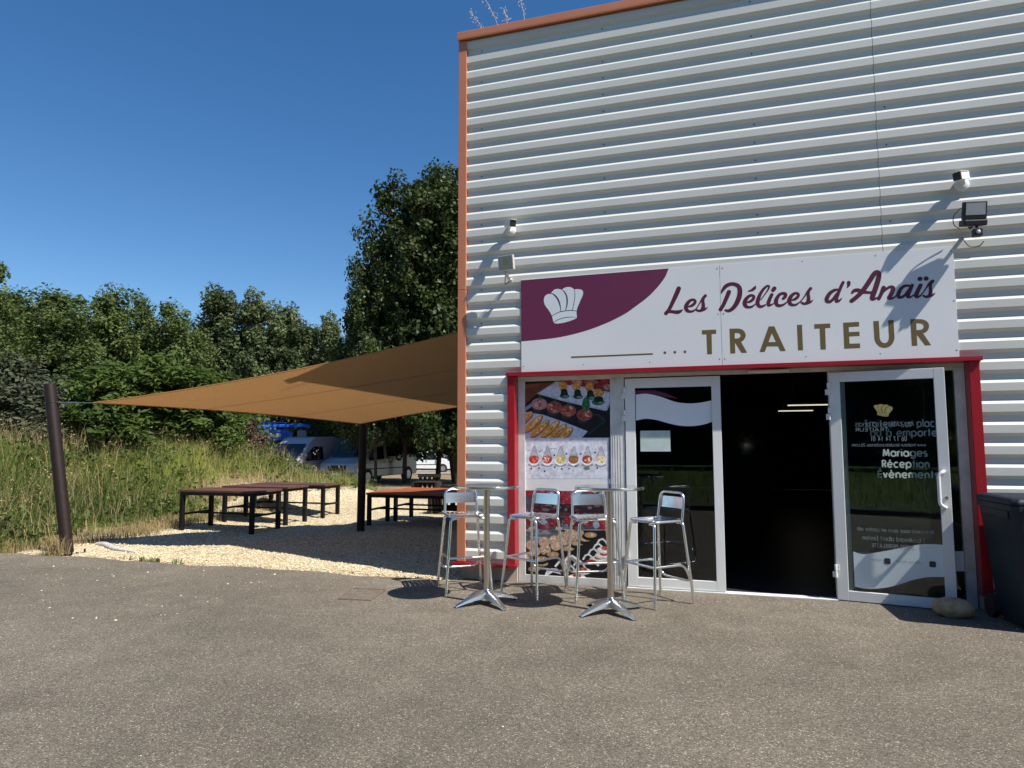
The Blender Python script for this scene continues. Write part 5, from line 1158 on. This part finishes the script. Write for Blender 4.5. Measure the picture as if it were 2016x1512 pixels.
# leafy weeds and pale seed heads between the blades
x, y, rs = scatter(9000, 14, lambda x, y: weed_d(x, y) * np.clip(patch(x, y, 1.5, 2.2), 0, 1))
Cn = np.stack([x, y, hgt(x, y) + rs.uniform(.03, .42, len(x)) * (.4 + .8 * np.clip((-9.8 - x) / 1.5, 0, 1))], 1); Cn = np.repeat(Cn, 4, 0) + rs.normal(0, .035, (len(x) * 4, 3))
o = leaves('leafy_weeds', Cn, rs.normal(size=Cn.shape) + np.array([.2, -.2, .8]), .05, rs.uniform(.1, 1, len(Cn)), LM['shrub'], None, 1.7, rs); tag(o, 'leafy weeds between the tall grass left of the gravel', 'weeds', None, 'stuff')
x, y, rs = scatter(1700, 15, lambda x, y: weed_d(x, y) * np.clip(.1 + patch(x, y, 1.2, 5) * (x < -10.6), 0, 1))
Cn = np.stack([x, y, hgt(x, y) + rs.uniform(.35, .85, len(x))], 1); Cn = np.repeat(Cn, 5, 0) + rs.normal(0, .02, (len(x) * 5, 3)) * np.array([1, 1, 2.2])
o = leaves('seed_heads', Cn, rs.normal(size=Cn.shape), .019, rs.uniform(.3, 1, len(Cn)), DM, None, 2.0, rs); tag(o, 'pale seed heads and tiny flowers above the weeds', 'seed heads', None, 'stuff')
x, y, rs = scatter(5000, 8, lambda x, y: np.clip(1 - np.abs(x + 9.5 + .2 * np.sin(2 * y)) / .55, 0, 1) * (y < 13), (-10.5, -8.6, 7.15, 13))
blades('low_dry_grass', x, y, rs.uniform(.05, .22, len(x)), rs.uniform(.004, .008, len(x)), rs.uniform(.2, .9, len(x)), rs.uniform(0, .8, len(x)), DM, rs, 'short dry grass along the edge of the gravel', 'grass')
x, y, rs = scatter(420, 9, lambda x, y: np.clip(1.3 - np.hypot((x + 7.05) / .45, (y - 7.16 - .03 * np.sin(9 * x)) / .045), 0, 1) * (np.sin(13 * x) > -.4), (-8.0, -6.2, 7.1, 7.3))
blades('edge_weeds', x, y, rs.uniform(.02, .085, len(x)), rs.uniform(.006, .012, len(x)), rs.uniform(.3, 1.0, len(x)), rs.uniform(0, .5, len(x)), GM, rs, 'small green weeds growing along the edge of the asphalt', 'weeds', .01)
x, y, rs = scatter(500, 10, lambda x, y: np.clip(1.2 - np.hypot((x + 8.78) / .22, (y - 7.2) / .12), 0, 1), (-9.2, -8.4, 7.0, 7.45))
blades('post_weeds', x, y, rs.uniform(.08, .36, len(x)), rs.uniform(.004, .008, len(x)), rs.uniform(.2, .8, len(x)), rs.uniform(0, .7, len(x)), DM, rs, 'dry weeds round the foot of the leaning post', 'weeds', .01)
x, y, rs = scatter(9000, 12, lambda x, y: np.ones_like(x), (-22, 22, -7.8, -1.5))
z_ = np.interp(y, [-8, -1.4], [.55, .10]) - hgt(x, y)
blades('verge_grass', x, y, rs.uniform(.12, .4, len(x)), rs.uniform(.012, .03, len(x)), rs.uniform(.1, .6, len(x)), rs.uniform(0, .8, len(x)), GM, rs, 'rough grass on the verge across the road', 'grass', z_)
def stones(name, n, seed, dens, box, s0, s1, m, label, zf):
    rs = np.random.RandomState(seed); x = rs.uniform(box[0], box[1], n * 4); y = rs.uniform(box[2], box[3], n * 4); k = rs.uniform(size=n * 4) < dens(x, y); x, y = x[k][:n], y[k][:n]; n = len(x)
    O = np.array([(1, 0, 0), (-1, 0, 0), (0, 1, 0), (0, -1, 0), (0, 0, 1), (0, 0, -1)], float); T = np.array([(0, 2, 4), (2, 1, 4), (1, 3, 4), (3, 0, 4), (2, 0, 5), (1, 2, 5), (3, 1, 5), (0, 3, 5)], np.int32)
    sz = rs.uniform(s0, s1, n) * rs.uniform(.5, 1, n); a = rs.uniform(0, 6.28, n)
    V = O[None] * (sz[:, None] * rs.uniform(.6, 1.1, (n, 6)))[:, :, None] * np.stack([np.ones(n), rs.uniform(.6, 1, n), rs.uniform(.4, .75, n)], 1)[:, None, :]
    c, s = np.cos(a)[:, None], np.sin(a)[:, None]; V = np.stack([V[:, :, 0] * c - V[:, :, 1] * s, V[:, :, 0] * s + V[:, :, 1] * c, V[:, :, 2]], -1)
    V += np.stack([x, y, zf(x, y) + sz * .2], 1)[:, None]
    me = bpy.data.meshes.new(name); me.from_pydata(V.reshape(-1, 3).tolist(), [], (T[None] + np.arange(n)[:, None, None] * 6).reshape(-1, 3).tolist())
    at = me.attributes.new('lv', 'FLOAT', 'FACE'); at.data.foreach_set('value', np.repeat(rs.uniform(0, 1, n), 8).astype(np.float32)); me.materials.append(m); me.update()
    o = bpy.data.objects.new(name, me); col.objects.link(o); return tag(o, label, 'stones', None, 'stuff')
PM = leaf_mat('limestone_chips', (.40, .31, .18), (.76, .67, .48), 0.0, .9)
stones('gravel_stones', 30000, 20, lambda x, y: np.clip(1.3 - (y - 7.1) / 5.0, .12, 1), (-9.6, -2.95, 7.13, 15.8), .008, .024, PM, 'pale crushed stone lying loose on the gravel', ghgt)
stones('debris_chips', 70, 23, lambda x, y: np.ones_like(x), (-8.2, -4.6, 4.6, 6.9), .006, .022, PM, 'white chips of debris on the asphalt left of the manhole cover', lambda x, y: 0 * x + .004)
stones('grit', 1500, 21, lambda x, y: np.clip(1.2 - (7.15 - y) / 1.6, .06, 1), (-10, 4, 1.5, 7.2), .003, .009, PM, 'pale grit scattered over the asphalt', lambda x, y: 0 * x + .004)
# dry grass on the roof edge
for i, (x0, z0, x1, z1) in enumerate([(-2.61, 6.31, -2.82, 6.70), (-2.43, 6.31, -2.64, 6.84), (-2.33, 6.31, -2.40, 6.66), (-2.12, 6.31, -2.22, 6.86)]):
    t = thing('dry_grass_stalk', ['dry pale grass stalk on the roof edge, nearest the corner', 'dry pale grass stalk on the roof edge, second from the corner', 'short dry grass stalk on the roof edge between two taller ones', 'dry pale grass stalk on the roof edge, farthest from the corner'][i], 'grass stalk', (x0, 7.36, z0), 0, 'dry grass stalks on the roof edge')
    r_ = random.Random(i + 3); L = spline([(0, 0, 0), ((x1 - x0) * .4, .01, (z1 - z0) * .5), (x1 - x0, 0, z1 - z0)], 8); m = MB(); m.tube([tuple(q) for q in L], .0025, 5); m.build('stem', mat('straw_%d' % i if False else 'straw', (.55, .47, .36), .8), t)
    m = MB()
    for k in range(26):
        q = Vector(L[r_.randint(7, len(L) - 1)]) + Vector((r_.gauss(0, .022), r_.gauss(0, .02), r_.gauss(0, .02))); s_ = r_.uniform(.006, .014); d = Vector((r_.uniform(-1, 1), r_.uniform(-1, 1), r_.uniform(.2, 1.4))).normalized()
        m.tube([q - d * s_, q, q + d * s_], [.001, .0045, .001], 5); c_ = Vector(min((tuple(l) for l in L), key=lambda l: (Vector(l) - q).length)); m.tube([c_, c_.lerp(q, .5) + Vector((0, 0, .004)), q], .0009, 4)
    m.build('seed_head', mat('pale_seed', (.66, .58, .52), .8), t)
